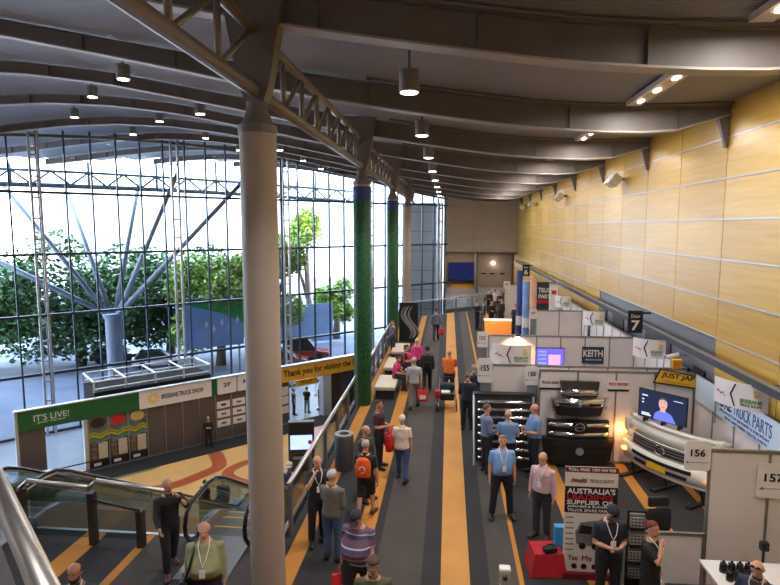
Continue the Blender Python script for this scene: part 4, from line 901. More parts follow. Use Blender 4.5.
# tall pull-up banner
t = thing('pull_up_banner', 'tall pull-up banner with a truck picture behind the navy dressed man', 'banner', (2.53, 10.12, 0))
sh = obj('sheet', box(new(), -.45, .45, -.006, .006, .1, 2.04), mat('banner_cream', (222, 212, 206), .5, 0, .03, 2), t); MAR = mat('maroon', (112, 20, 36), .5)
obj('cassette', box(new(), -.46, .46, -.1, .1, 0, .1), MAR, t); obj('support_pole', bar([(0, .06, .05), (0, .04, 2.0)], .015), ALU, t)
obj('header', box(new(), -.45, .45, -.009, -.006, 1.94, 2.04), MAR, sh); text('TOLL FREE: 1300 044 928', sh, WHITE, 0, 1.99, .8, .05, -.012, bold=True)
text('/multi', sh, MAR, -.22, 1.8, .28, .09, -.012, bold=True, shear=.2); text('TRUCK PARTS', sh, GREY, .17, 1.79, .4, .06, -.012)
obj('black_block', box(new(), -.45, .45, -.009, -.006, 1.2, 1.68), INK, sh); text("AUSTRALIA'S", sh, WHITE, 0, 1.6, .82, .1, -.012, bold=True); text('LEADING', sh, RED, -.02, 1.49, .78, .09, -.012, bold=True)
text('SUPPLIER OF', sh, WHITE, -.02, 1.39, .78, .08, -.012, bold=True); text('JAPANESE & EUROPEAN', sh, WHITE, 0, 1.31, .8, .05, -.012, bold=True); text('TRUCK SPARE PARTS', sh, WHITE, -.02, 1.245, .76, .05, -.012, bold=True)
bm = new(); slab_y(bm, [(-.22, .62), (.3, .55), (.34, .7), (.34, .98), (.1, 1.06), (-.16, 1.02), (-.25, .84)], -.01, -.006); tk = obj('truck_picture', bm, mat('truck_grey', (120, 118, 122), .5, 0, .4, 9), sh)
bm = new(); slab_y(bm, [(-.2, .82), (.05, .8), (.05, .95), (-.15, .97)], -.013, -.01); slab_y(bm, [(.12, .82), (.3, .82), (.3, .95), (.12, .95)], -.013, -.01); obj('truck_windows', bm, INK, tk)
bm = new(); [slab_y(bm, [(cx_ + .06 * math.cos(2 * PI * k / 14), .58 + .06 * math.sin(2 * PI * k / 14)) for k in range(14)], -.014, -.01) for cx_ in (-.12, .1, .27)]; obj('truck_wheels', bm, INK, tk)
[text(w_, sh, MAR, x, .36, .17, .1, -.012) for x, w_ in ((-.28, 'You'), (-.03, 'Me'), (.2, 'We'))]
for x in (-.25, -.08, .1): obj('round_logo', slab_y(new(), [(x + .05 * math.cos(2 * PI * k / 16), .2 + .05 * math.sin(2 * PI * k / 16)) for k in range(16)], -.012, -.006), INK, sh)
bm = new(); [box(bm, -.42, -.42 + .14, -.01, -.006, z, z + .02) for z in (1.1, 1.0, .9, .8, .7, .6, .5)]; obj('small_print', bm, GREY, sh)
# brochure rack
t = thing('brochure_stand', 'black mesh brochure stand between the navy dressed man and the woman', 'stand', (3.22, 9.98 - .25, 0))
obj('back_frame', box(new(), -.15, .15, .1, .12, .05, 1.42), BLACK, t); obj('base', box(new(), -.2, .2, -.15, .2, 0, .04), BLACK, t)
for i in range(4):
    z = .25 + .3 * i; tr = obj('tray', box(new(), -.14, .14, -.02, .1, z, z + .03), BLACK, t)
    bm = new(); [box(bm, -.125 + .055 * j, -.115 + .055 * j, -.02, -.008, z + .01, z + .2) for j in range(5)]; [box(bm, -.125, .105, -.022, -.006, z + .03 + .055 * k, z + .04 + .055 * k) for k in range(4)]; obj('wire_grid', bm, LTST, tr)
    obj('leaflets', box(new(), -.12, .12, .03, .09, z + .03, z + .24), GREY, tr)
# chair behind the low wall
p = spot_on(675, 545, .3); t = thing('office_chair', 'black office chair with headrest behind the low white wall', 'chair', (3.9, 10.75, 0), .2)
obj('headrest', box(new(), -.2, .2, -.04, .04, 1.08, 1.27), BLACK, t, False, .03); obj('backrest', box(new(), -.25, .25, -.06, .05, .6, 1.04), BLACK, t, False, .05); obj('seat', box(new(), -.25, .25, -.5, -.02, .44, .53), BLACK, t, False, .03)
obj('column', tube(new(), [(0, -.25, .08), (0, -.25, .44)], .03, 8), ALU, t)
for k in range(5): a = 2 * PI * k / 5; obj('leg', tube(new(), [(0, -.25, .1), (.28 * math.cos(a), -.25 + .28 * math.sin(a), .035)], [.03, .02], 8), BLACK, t)
# red draped stool, blue box, black pouch
p = spot_on(557, 577); t = thing('draped_table', 'low table under a red cloth left of the tall banner', 'table', (1.83, 10.3, 0), .1)
bm = new(); rings(bm, [[(-.36, -.3, .02), (.3, -.3, .02), (.3, .25, .02), (-.36, .25, .02)], [(-.27, -.24, .42), (.24, -.24, .42), (.24, .22, .42), (-.27, .22, .42)]]); obj('cloth', bm, mat('red_cloth', (176, 24, 40), .8, 0, .15, 9), t)
tag(obj('blue_box', prism(new(), [(1.98, 10.35), (2.16, 10.35), (2.16, 10.5), (1.98, 10.5)], .425, .78), mat('bright_blue', (44, 150, 220), .4)), 'bright blue box standing on the red cloth beside the banner', 'box')
t = thing('black_pouch', 'black zipped pouch lying on the red cloth', 'bag', (1.86, 10.14, .425), .3); obj('body', box(new(), -.12, .12, -.07, .07, 0, .1), BLACK, t, False, .02); obj('strap', tube(new(), [(-.1, 0, .1), (-.05, 0, .14), (.05, 0, .14), (.1, 0, .1)], .01, 6), RUBBER, t)
# table at the lower right corner
t = thing('display_table', 'white display table at the lower right corner', 'table', (4.5, 9.0, 0)); obj('top', box(new(), -.5, .7, -.5, .2, .93, .97), WHITE, t, False, .006)
obj('front_panel', box(new(), -.46, .66, -.44, -.42, .02, .93), PANEL, t)
for x in (-.44, .64):
    for y in (-.4, .14): obj('leg', box(new(), x - .025, x + .025, y - .025, y + .025, 0, .93), ALU, t)
k = 0
for iy in range(2):
    for ix in range(4):
        x, y = 4.22 + .12 * ix, 8.66 + .22 * iy; k += 1
        t = thing('ribbed_cap', 'black ribbed rubber piece, %s from the left in the %s row on the white table' % (ORD[ix] if ix else 'first', ('front', 'back')[iy]), 'part', (x, y, .97), 0, 'black rubber pieces on the white table')
        bm = new(); lathe(bm, [(.055, 0), (.055, .06), (.045, .07), (.06, .09), (.045, .11), (.05, .14), (.02, .15)], n=14); obj('body', bm, RUBBER, t, True)
        obj('knob', ball(new(), (0, 0, .165), .022, 8), BLACK, t, True)
# small white topped device at the bottom edge
t = thing('dispenser_stand', 'small white topped stand at the bottom edge of the walkway', 'stand', (.89, 8.4, 0)); obj('post', tube(new(), [(0, 0, 0), (0, 0, .95)], .03, 10), LTST, t); obj('base', lathe(new(), [(.15, 0), (.15, .02), (.03, .04)], n=18), ALU, t)
obj('dispenser', box(new(), -.07, .07, -.06, .06, .8, 1.08), LTST, t, False, .02); obj('cap', box(new(), -.085, .085, -.07, .07, 1.08, 1.14), WHITE, t, False, .02); obj('nozzle', box(new(), -.03, .03, -.1, -.06, .98, 1.02), BLACK, t)
# KEITH booth
t = thing('keith_sign', 'dark teal KEITH sign on the white partition', 'sign', (4.93, 20.24, 1.56)); b_ = obj('board', box(new(), -.36, .36, -.03, 0, 0, .58), mat('dark_teal', (22, 52, 66), .4), t); text('KEITH', b_, WHITE, 0, .36, .64, .24, -.036, bold=True); text('WALKING FLOOR', b_, WHITE, .02, .14, .54, .06, -.036)
t = thing('purple_screen', 'purple glowing screen on the white partition left of the KEITH sign', 'screen', (3.5, 20.2, 1.4)); obj('housing', box(new(), -.48, .48, 0, .05, 0, .68), BLACK, t); s_ = obj('screen', box(new(), -.46, .46, -.01, 0, .02, .66), tone('screen_purple', (96, 80, 190), 1.2), t)
bm = new(); box(bm, -.05, .35, -.015, -.01, .1, .45); obj('picture_block', bm, tone('screen_pink', (200, 150, 190), 1.1), s_); bm = new(); [box(bm, -.4, -.12, -.015, -.01, z, z + .06) for z in (.12, .26, .4, .52)]; obj('picture_lines', bm, tone('screen_blue', (120, 140, 240), 1.1), s_)
t = thing('arm_spotlight', 'arm spotlight throwing a warm pool on the partition behind the curved sign', 'lamp', (2.35, 20.26, 2.5)); obj('arm', tube(new(), [(0, 0, 0), (0, -.2, .12), (0, -.42, .1)], .012, 6), BLACK, t); obj('lamp_head', box(new(), -.07, .07, -.5, -.4, .02, .1), BLACK, t)
obj('lens', box(new(), -.06, .06, -.49, -.41, .0, .02), LAMP, t)
l = bpy.data.lights.new('warm_spot', 'SPOT'); l.energy = 90; l.color = (1, .55, .2); l.spot_size = 1.9; l.spot_blend = .7; l.shadow_soft_size = .03; lo = bpy.data.objects.new('warm_spot', l); C.objects.link(lo); lo.parent = t; lo.location = (0, -.45, -.02); lo.rotation_euler = (.55, 0, 0)
t = thing('reception_counter', 'warm lit orange wood reception counter on the far right of the walkway', 'counter', (2.75, 32.6, 0)); obj('front', box(new(), -.72, .72, -.3, .3, .03, 1.05), mat('warm_wood', (226, 150, 72), .5, 0, .08, 2), t); obj('top', box(new(), -.76, .76, -.34, .34, 1.05, 1.1), WHITE, t); obj('plinth', box(new(), -.68, .68, -.26, .26, 0, .03), DARK, t)
l = bpy.data.lights.new('counter_glow', 'SPOT'); l.energy = 260; l.color = (1, .6, .28); l.spot_size = .9; l.spot_blend = .6; l.shadow_soft_size = .05
t = thing('counter_lamp', 'small spotlight on a pole lighting the orange reception counter', 'lamp', (1.8, 30.4, 0)); obj('pole', tube(new(), [(0, 0, 0), (0, 0, 2.4), (.1, .15, 2.5)], .02, 6), ALU, t); obj('lamp_head', box(new(), .05, .17, .1, .24, 2.42, 2.54), BLACK, t); obj('base', lathe(new(), [(.16, 0), (.16, .02), (.02, .04)], n=14), ALU, t)
lo = bpy.data.objects.new('counter_glow', l); C.objects.link(lo); lo.parent = t; lo.location = (.15, .28, 2.45); lo.rotation_euler = Vector((-.75, -2.0, 1.9)).to_track_quat('Z', 'Y').to_euler()
# tall far banners and backdrop
for i, (px0, px1, pt, yy, c, lab) in enumerate(((517, 523, 270, 31.5, (58, 70, 140), 'dark blue tall banner tower, leftmost of the far towers'), (523, 530, 281, 30.8, (120, 160, 226), 'pale blue tall banner tower in the middle of the far towers'), (530.5, 536.5, 276, 30.2, (224, 168, 140), 'peach and white tall banner tower, rightmost of the far towers'))):
    a, c2 = spot_y(px0, pt, yy), spot_y(px1, pt, yy); t = thing('banner_tower', lab, 'banner', ((a.x + c2.x) / 2, yy, 0), .1, 'tall banner towers'); r_ = (c2.x - a.x) / 2
    bm = new(); lathe(bm, [(r_, .05), (r_, a.z)], n=16); obj('sleeve', bm, mat('tower_%d' % i, c, .5, 0, .25, 1.5), t, True).data.set_sharp_from_angle(angle=.6)
    obj('base', lathe(new(), [(r_ * 1.2, 0), (r_ * 1.2, .05)], n=16), BLACK, t); obj('white_stripe', lathe(new(), [(r_ * 1.02, 1.0), (r_ * 1.02, 1.5)], n=16), WHITE, t)
a, c2 = spot_y(537, 282, 30.6), spot_y(557, 282, 30.6); t = thing('graphic_backdrop', 'dark graphic backdrop with white lettering and red stripe above the far partition', 'banner', (a.x, 30.6, 0), .0); w_ = c2.x - a.x
b_ = obj('board', box(new(), 0, w_, 0, .06, .05, a.z), mat('backdrop_dark', (40, 46, 58), .5), t); 
text('TRUCK', b_, WHITE, w_ * .48, a.z - .42, w_ * .8, .26, -.01, bold=True); text('PARTS', b_, WHITE, w_ * .45, a.z - .74, w_ * .7, .22, -.01, bold=True); obj('red_stripe', box(new(), 0, w_, -.01, 0, a.z - 1.1, a.z - .92), RED, b_)
for k in range(3): bm = new(); slab_y(bm, [(.05 + .38 * k, 1.9), (.25 + .38 * k, 1.9), (.6 + .38 * k, .9), (.4 + .38 * k, .9)], -.012, -.003); obj('diagonal_stripe', bm, mat('stripe_pale', (160, 180, 214)), b_)
obj('frame_post', box(new(), -.06, 0, -.02, .08, 0, a.z + .1), LTST, t); obj('frame_post', box(new(), w_, w_ + .06, -.02, .08, 0, a.z + .1), LTST, t)
a, c2 = spot_y(550, 284, 29.6), spot_y(557.5, 284, 29.6); t = thing('white_pillar', 'white square display pillar with red marks right of the dark backdrop', 'pillar', ((a.x + c2.x) / 2, 29.6, 0)); obj('body', box(new(), (a.x - c2.x) / 2, (c2.x - a.x) / 2, -.15, .15, 0, a.z), WHITE, t); obj('red_mark', box(new(), -.12, .12, -.16, -.15, a.z - .5, a.z - .3), RED, t); obj('cap', box(new(), (a.x - c2.x) / 2 - .03, (c2.x - a.x) / 2 + .03, -.18, .18, a.z, a.z + .04), ALU, t)
p = spot_y(679, 370, 15.9); t = thing('orange_crate', 'small orange box on top of the partition left of the JUST JAP sign corner', 'box', (5.98, 15.75, 2.5)); obj('body', box(new(), -.11, .11, -.06, .06, 0, .22), mat('orange_card', (226, 140, 30), .6), t); obj('lid', box(new(), -.12, .12, -.07, .07, .22, .25), YELLOW, t)
t = thing('wall_speaker', 'white bracket loudspeaker on the grey wall recess below the rail', 'speaker', (XW - .05, 16.1, 2.78)); obj('bracket', box(new(), -.2, 0, -.02, .02, -.02, .02), LTST, t); obj('body', tube(new(), [(-.55, 0, -.05), (-.2, 0, .0)], [.05, .09], 12), WHITE, t, True); obj('grille', tube(new(), [(-.57, 0, -.052), (-.55, 0, -.05)], .045, 12), GREY, t)
t = thing('camera_pole', 'dark camera on a slim pole behind the bald man at the lower right', 'tripod', (spot_y(764, 549, 9.3).x, 9.3, 0)); obj('pole', tube(new(), [(0, 0, 0), (0, 0, 1.12)], .018, 8), BLACK, t); obj("camera_body", box(new(), -.06, .06, -.05, .05, 1.12, 1.26), BLACK, t, False, .015); obj('lens', tube(new(), [(0, -.05, 1.19), (0, -.1, 1.19)], .03, 10), RUBBER, t)
for k in range(3): a = 2 * PI * k / 3; obj('leg', tube(new(), [(0, 0, .5), (.3 * math.cos(a), .3 * math.sin(a), .01)], .012, 6), BLACK, t)

# ------------------------------------------------------------------ people
def V(*a): return Vector(a)
ARMS = dict(
    down=((.17, .02, -1), (.05, -.16, -1)), back=((.2, .3, -1), (.02, .1, -1)), hold=((.16, .0, -1), (-.45, -.95, .0)), phone=((.14, -.12, -1), (-.55, -.8, .12)),
    chin=((.15, -.75, -.6), (-.5, .15, .85)), face=((.2, -.8, -.35), (-.55, .12, .8)), fold=((.14, -.15, -1), (-.95, -.5, .12)),
    reach=((.2, -.45, -.9), (.0, -.85, -.4)), out=((.55, -.1, -.8), (.5, -.5, -.5)), push=((.14, -.35, -.95), (-.05, -1, -.1)), hip=((.45, .1, -.9), (-.3, -.25, -1)),
    lap=((.12, -.35, -.95), (-.35, -.9, -.15)), snap=((.2, -.75, -.35), (-.35, -.55, .6)), carry=((.16, .02, -1), (.06, -.05, -1)), swing=((.16, -.35, -1), (.0, -.5, -.9)), strap=((.2, -.2, -1), (-.45, -.5, .65)))
LEGS = dict(
    stand=(((.05, -.02, -1), (.02, .04, -1)), ((.05, -.02, -1), (.02, .04, -1))), wide=(((.14, -.02, -1), (.08, .04, -1)), ((.14, -.02, -1), (.08, .04, -1))),
    walk=(((.03, -.36, -1), (.0, -.08, -1)), ((.03, .2, -1), (.0, .5, -1))), walk2=(((.03, .2, -1), (.0, .5, -1)), ((.03, -.36, -1), (.0, -.08, -1))),
    relaxed=(((.08, -.16, -1), (.04, .02, -1)), ((.03, .02, -1), (.02, .05, -1))), sit=(((.1, -1, -.05), (.02, .06, -1)), ((.1, -1, -.05), (.02, .1, -1))))
def ring(c, rx, ry, n=16, T=None, p=2.3):
    R = []
    for k in range(n):
        a = 2 * PI * k / n; ca, sa = math.cos(a), math.sin(a)
        q = V(c[0] + rx * math.copysign(abs(ca) ** (2 / p), ca), c[1] + ry * math.copysign(abs(sa) ** (2 / p), sa), c[2]); R.append(T(q) if T else q)
    return R
def person(label, x, y, z, face, h=1.75, girth=1.0, belly=0.0, arms=('down', 'down'), legs='stand', lean=0.0, nod=0.0, turn=0.0, female=False,
           top=(90, 90, 95), sleeve='short', bottom=(34, 34, 40), shoe=(30, 26, 26), hair=(70, 60, 54), style='short', skin=None, topmat=None, bottommat=None,
           lanyard=False, beard=None, cap=None, glasses=False, untucked=True, vox=.018, skirt=False, group=None, vest=None, shorts=False, lower=0):
    s = h / 1.75; rz = math.radians(face); sk = skin or SKIN
    t = thing('person', label, 'person', (x, y, z), rz, group)
    sit = legs == 'sit'
    L1, L2 = .43, .41; hipz = .91
    ld = LEGS[legs]; dirs = [[V(*d).normalized() for d in l] for l in ld]
    drop = max(d[0].z * -L1 + d[1].z * -L2 for d in dirs) + .075 if not sit else .075 + L2 + .03
    pel = V(0, 0, drop + .02)              # hip level
    ca, sa = math.cos(lean), math.sin(lean)
    def T(q):      # upper body frame -> local (bent forward about the hips)
        r = q - V(0, 0, hipz); return pel + V(r.x, r.y * ca - r.z * sa * 1.0, r.y * sa + r.z * ca)
    S = lambda q: q * s
    g = girth; sh = .175 if female else .195
    prof = [(.80, .13, .085, .0), (.86, .165, .115, .005), (.93, .172 if not female else .18, .125, .005), (1.02, .158 + belly * .25, .115 + belly * .55, -belly * .5), (1.12, .152 + belly * .3, .113 + belly * .75, -belly * .7), (1.22, .163 + belly * .15, .118 + belly * .4, -belly * .38), (1.32, .182, .125, 0 if not female else -.012), (1.385, .158, .108, .01), (1.435, .105, .082, .015), (1.485, .064, .062, .012)]
    prof = [(a, b * (g if a < 1.25 else (g + 2) / 3), c * (g if a < 1.25 else (g + 1) / 2), d) for a, b, c, d in prof]
    def torso(bm, z0, z1, inf):
        rows = [p for p in prof if z0 - 1e-6 <= p[0] <= z1 + 1e-6]
        rings(bm, [[S(q) for q in ring((0, d, a), b + inf, c + inf, 18, T)] for a, b, c, d in rows])
    body = new(); torso(body, .8, 1.485, -.004)
    # head
    neck = T(V(0, .005, 1.46)); hc = V(0, -.012, 1.655)
    Rh = Matrix.Rotation(nod, 3, 'X'); Rt = Matrix.Rotation(turn, 3, 'Z')
    nb = V(0, 0, 1.5)
    def Hd(q): return T(nb) + (Rt @ (Rh @ (q - nb)))
    Mh = Matrix.Translation(S(T(nb - V(0, 0, .022)))) @ (Rt @ Rh).to_4x4() @ Matrix.Diagonal((1.07, 1.05, 1.05, 1))
    def hball(bm, c, r, n=16): return ball(bm, S(V(*c) - nb), tuple(x * s for x in r), n, None)
    hb = new(); hball(hb, (0, .0, 1.665), (.076, .095, .088)); hball(hb, (0, -.032, 1.6), (.058, .066, .074)); hball(hb, (0, -.018, 1.56), (.05, .05, .035))
    tube(hb, [S(V(0, -.09, 1.665) - nb), S(V(0, -.117, 1.62) - nb), S(V(0, -.094, 1.61) - nb)], [.009 * s, .017 * s, .013 * s], 8)
    for e in (-1, 1): hball(hb, (e * .078, .008, 1.64), (.012, .02, .032), 8)
    for v in hb.verts: v.co = Mh @ v.co
    me = bpy.data.meshes.new('t'); hb.to_mesh(me); hb.free(); body.from_mesh(me); bpy.data.meshes.remove(me)
    tube(body, [S(T(V(0, .014, 1.4))), S(T(V(0, .012, 1.46))), S(Hd(V(0, .008, 1.57)))], [.07 * s, .06 * s, .058 * s], 12)
    hands = []; extra = []; slv = []
    for e, pose in zip((-1, 1), arms):     # -1 is the person's right hand
        u, f = [V(d[0] * e, d[1], d[2]).normalized() for d in ARMS[pose]]
        sp = T(V(e * (sh - .008) * (g + 2) / 3, .01, 1.378)); el = sp + u * .295; wr = el + f * .25
        tube(body, [S(p) for p in (sp, sp.lerp(el, .45), el, el.lerp(wr, .35), wr)], [r * s for r in (.056 * (g + 1) / 2, .052, .044, .044, .03)], 10)
        side = V(0, 0, 1).cross(f); side = (side if side.length > .3 else V(1, 0, 0)).normalized()
        pn = V(-e, 0, 0); pn = (pn - f * pn.dot(f)); pn = pn.normalized() if pn.length > .2 else V(0, 0, -1); ax = f.cross(pn).normalized()
        pc = wr + f * .05
        M = Matrix((ax, f, pn)).transposed().to_4x4()
        ball(body, S(pc), (.037 * s, .052 * s, .016 * s), 10, M); tube(body, [S(wr), S(wr + f * .03)], [.026 * s, .03 * s], 8)
        fx = new()
        for i, (o, ln) in enumerate(((-.03, .062), (-.01, .074), (.01, .07), (.03, .055))):
            b0 = wr + f * .085 + ax * o; b1 = b0 + (f * .9 + pn * .25).normalized() * ln * .5; b2 = b1 + (f * .55 + pn * .85).normalized() * ln * .55
            tube(fx, [S(b0 - f * .02), S(b0), S(b1), S(b2)], [.009 * s, .0092 * s, .0085 * s, .007 * s], 6)
        up_ = 1 if ax.y < 0 else -1
        b0 = wr + f * .03 + ax * .03 * up_; b1 = b0 + (ax * up_ * .75 + f * .7).normalized() * .035; b2 = b1 + (f + pn * .5).normalized() * .03
        tube(fx, [S(b0), S(b1), S(b2)], [.012 * s, .01 * s, .008 * s], 6); extra.append(fx)
        hands.append((wr + f * .1 + pn * .02) * s); slv.append((sp, el, wr, u, f))
    feet = []; lg = []
    for e, (a, b_) in zip((-1, 1), dirs):
        a = V(a.x * e, a.y, a.z); b_ = V(b_.x * e, b_.y, b_.z); hj = pel + V(e * .088 * g, 0, 0); kn = hj + a * L1; an = kn + b_ * L2
        tube(body, [S(p) for p in (hj, hj.lerp(kn, .4), kn, kn.lerp(an, .3), an)], [r * s for r in (.088, .078, .053, .055, .037)], 12); lg.append((hj, kn, an))
        td = V(e * .22, -1, 0).normalized()
        ball(body, S(an + td * .06 + V(0, 0, -.045)), (.036 * s, .1 * s, .028 * s), 10, Matrix.Rotation(math.atan2(td.x, -td.y), 4, 'Z')); feet.append((an, td))
    skinned('body', body, sk, t, vox * .8 * s, extra)
    # garments
    tm = topmat or col(top); bt = bottommat or col(bottom)
    gm = new(); torso(gm, .86 if untucked else .93, 1.45, .016)
    for sp, el, wr, u, f in slv:
        inn = sp.lerp(T(V(0, .01, 1.33)), .5)
        if sleeve == 'short': pts, rr = (inn, sp, sp.lerp(el, .75)), (.085, .07 * (g + 1) / 2, .068)
        elif sleeve == 'long': pts, rr = (inn, sp, el, wr - f * .01), (.085, .069 * (g + 1) / 2, .058, .044)
        else: pts, rr = (inn, sp), (.07, .062)
        tube(gm, [S(p) for p in pts], [r * s for r in rr], 12)
    if female:
        for e in (-1, 1): ball(gm, S(T(V(e * .075, -.09, 1.29))), (.07 * s, .055 * s, .065 * s), 10)
    shirt = skinned('dress' if skirt else ('jacket' if sleeve == 'long' and untucked and not female else 'shirt'), gm, tm, t, vox * s)
    pm = new(); torso(pm, .8, 1.02, .011)
    for hj, kn, an in lg:
        tp = [S(p) for p in (hj + V(0, 0, .05), hj.lerp(kn, .45), kn)] + ([] if shorts else [S(kn.lerp(an, .5)), S(an + V(0, 0, .0))])
        tube(pm, tp, [r * s for r in (.106 * g, .099 * g, .079)] + ([] if shorts else [.076 * s, .07 * s]), 12)
    if skirt:
        rings(pm, [[S(q) for q in ring((0, d, a), rx, ry, 18, T)] for a, rx, ry, d in ((.52, .2, .15, 0), (.7, .19, .15, 0), (.9, .175, .13, 0))])
    skinned('skirt' if skirt else ('shorts' if shorts else 'trousers'), pm, bt, t, vox * s)
    if not skirt and vox < .026:
        cm = new(); rings(cm, [[S(T(V(rx * math.cos(2 * PI * k / 18), .012 + ry * math.sin(2 * PI * k / 18), zz - .018 * (math.sin(2 * PI * k / 18) < -.9)))) for k in range(18)] for rx, ry, zz in ((.098, .09, 1.425), (.08, .077, 1.452), (.07, .07, 1.488), (.064, .064, 1.486), (.07, .068, 1.44))], False); obj('collar', cm, tm, shirt, True)
        if not untucked:
            pr = [p for p in prof if abs(p[0] - .93) < .001][0]; qm = new(); rings(qm, [[S(q) for q in ring((0, pr[3], zz), pr[1] + .02 * g + .004, pr[2] + .02 * g + .004, 18, T)] for zz in (.915, .955)]); obj('belt', qm, BLACK, t, True)
    for an, td in feet:
        sm = new(); rr = []
        sd = V(-td.y, td.x, 0)
        for k, (o, w_, zt) in enumerate(((-.075, .026, .07), (-.055, .038, .09), (0, .041, .1), (.07, .042, .075), (.14, .046, .055), (.18, .036, .045), (.2, .016, .035))):
            c = an + td * o * 1.12; c.z = an.z - .072; w_ *= 1.15
            rr.append([S(c + sd * w_ * a + V(0, 0, zt * b)) for a, b in ((-1, 0), (-1, .45), (-.6, .95), (0, 1), (.6, .95), (1, .45), (1, 0))])
        rings(sm, rr); obj('shoe', sm, col(shoe, .4), t, True)
    # hair
    def shell(nm, m, r, c, cut, tilt, par=None):
        hm = new(); ball(hm, (0, 0, 0), 1, 20)
        for v in hm.verts:
            q = V(v.co.x * r[0], v.co.y * r[1], v.co.z * r[2]); lim = cut + tilt * v.co.y
            if q.z < lim: q = V(q.x * .86, q.y * .86, max(q.z, lim - .01))
            v.co = Mh @ S(V(*c) + q - nb)
        return obj(nm, hm, m, par or t, True)
    hm_ = col(hair, .75)
    if style == 'short': shell('hair', hm_, (.084, .104, .096), (0, .004, 1.67), .018, -.075)
    elif style == 'balding': shell('hair', hm_, (.083, .1, .07), (0, .012, 1.655), -.015, -.075)
    elif style == 'long':
        shell('hair', hm_, (.09, .11, .1), (0, .006, 1.67), .0, -.1)
        lh = new(); rings(lh, [[Mh @ S(V(rx * math.cos(2 * PI * k / 14), .045 + ry * math.sin(2 * PI * k / 14), zz) - nb) for k in range(14)] for zz, rx, ry in ((1.7, .08, .06), (1.62, .088, .06), (1.53, .08, .045), (1.45, .05, .025))]); obj('hair_length', lh, hm_, t, True)
    elif style == 'bun': shell('hair', hm_, (.086, .106, .098), (0, .005, 1.67), .0, -.09); obj('hair_bun', ball(new(), Mh @ S(V(0, .115, 1.7) - nb), .042 * s, 10), hm_, t, True)
    if cap:
        shell('hair', hm_, (.081, .1, .085), (0, .008, 1.655), -.02, -.06)
        cp = shell('cap', col(cap), (.09, .11, .09), (0, .0, 1.69), .0, -.03)
        br = new(); rings(br, [[Mh @ S(V(.075 * math.cos(PI + PI * k / 10) * (1), -.085 + .1 * math.sin(PI + PI * k / 10), zz - .1 * 0) - nb) for k in range(11)] for zz in (1.684, 1.694)]); obj('brim', br, col(cap), cp)
    if beard: shell('beard', col(beard, .75), (.064, .074, .06), (0, -.034, 1.575), -.3, 0)
    if vox < .022:
        for e in (-1, 1):
            ey = obj('eye', ball(new(), Mh @ S(V(e * .031, -.087, 1.655) - nb), (.013 * s, .008 * s, .009 * s), 8), mat('eye_white', (168, 156, 148), .3), t, True)
            obj('iris', ball(new(), Mh @ S(V(e * .031, -.0935, 1.655) - nb), .0055 * s, 6), INK, ey, True)
            obj('eyebrow', tube(new(), [Mh @ S(V(e * .012, -.094, 1.678) - nb), Mh @ S(V(e * .032, -.094, 1.684) - nb), Mh @ S(V(e * .052, -.083, 1.678) - nb)], .005 * s, 6), hm_, t)
        obj('mouth', tube(new(), [Mh @ S(V(-.026, -.084, 1.583) - nb), Mh @ S(V(0, -.0985, 1.58) - nb), Mh @ S(V(.026, -.084, 1.583) - nb)], [.003 * s, .006 * s, .003 * s], 6), mat('lips', (170, 92, 84), .5), t)
    if glasses:
        gl = new(); zz = 1.655 if glasses is True else 1.735
        for e in (-1, 1): ball(gl, Mh @ S(V(e * .034, -.1 if glasses is True else -.075, zz) - nb), (.028 * s, .01 * s, .02 * s), 10)
        tube(gl, [Mh @ S(V(-.075, -.02, zz) - nb), Mh @ S(V(-.07, -.09, zz) - nb), Mh @ S(V(.07, -.09, zz) - nb), Mh @ S(V(.075, -.02, zz) - nb)], .005 * s, 6); obj('glasses', gl, mat('sunglasses', (40, 44, 90), .15), t)
    def front(zq, xo=0, off=.03):
        a = [p for p in prof]; 
        for p0, p1 in zip(a, a[1:]):
            if p0[0] <= zq <= p1[0]:
                k = (zq - p0[0]) / (p1[0] - p0[0]); return T(V(xo, (p0[3] + (p1[3] - p0[3]) * k) - (p0[2] + (p1[2] - p0[2]) * k) - off, zq))
    if lanyard:
        la = obj('lanyard', tube(new(), [S(q) for q in (T(V(-.07, .02, 1.5)), front(1.42, -.08), front(1.3, -.045, .035), front(1.2, 0, .04), front(1.3, .045, .035), front(1.42, .08), T(V(.07, .02, 1.5)))], .009 * s, 6), col((226, 226, 228)), t)
        c = front(1.13, 0, .045); obj('badge', box(new(), -.04 * s, .04 * s, -.006, .006, -.06 * s, .06 * s, Matrix.Translation(S(c))), WHITE, la)
    if vest:
        vm = new(); torso(vm, 1.02, 1.45, .026); skinned('safety_vest', vm, col(vest), t, vox * s)
    wm = Matrix.Translation((x, y, z)) @ Matrix.Rotation(rz, 4, 'Z')
    return dict(t=t, R=wm @ hands[0], L=wm @ hands[1], s=s, wm=wm, T=lambda q: wm @ S(T(q)), rz=rz)
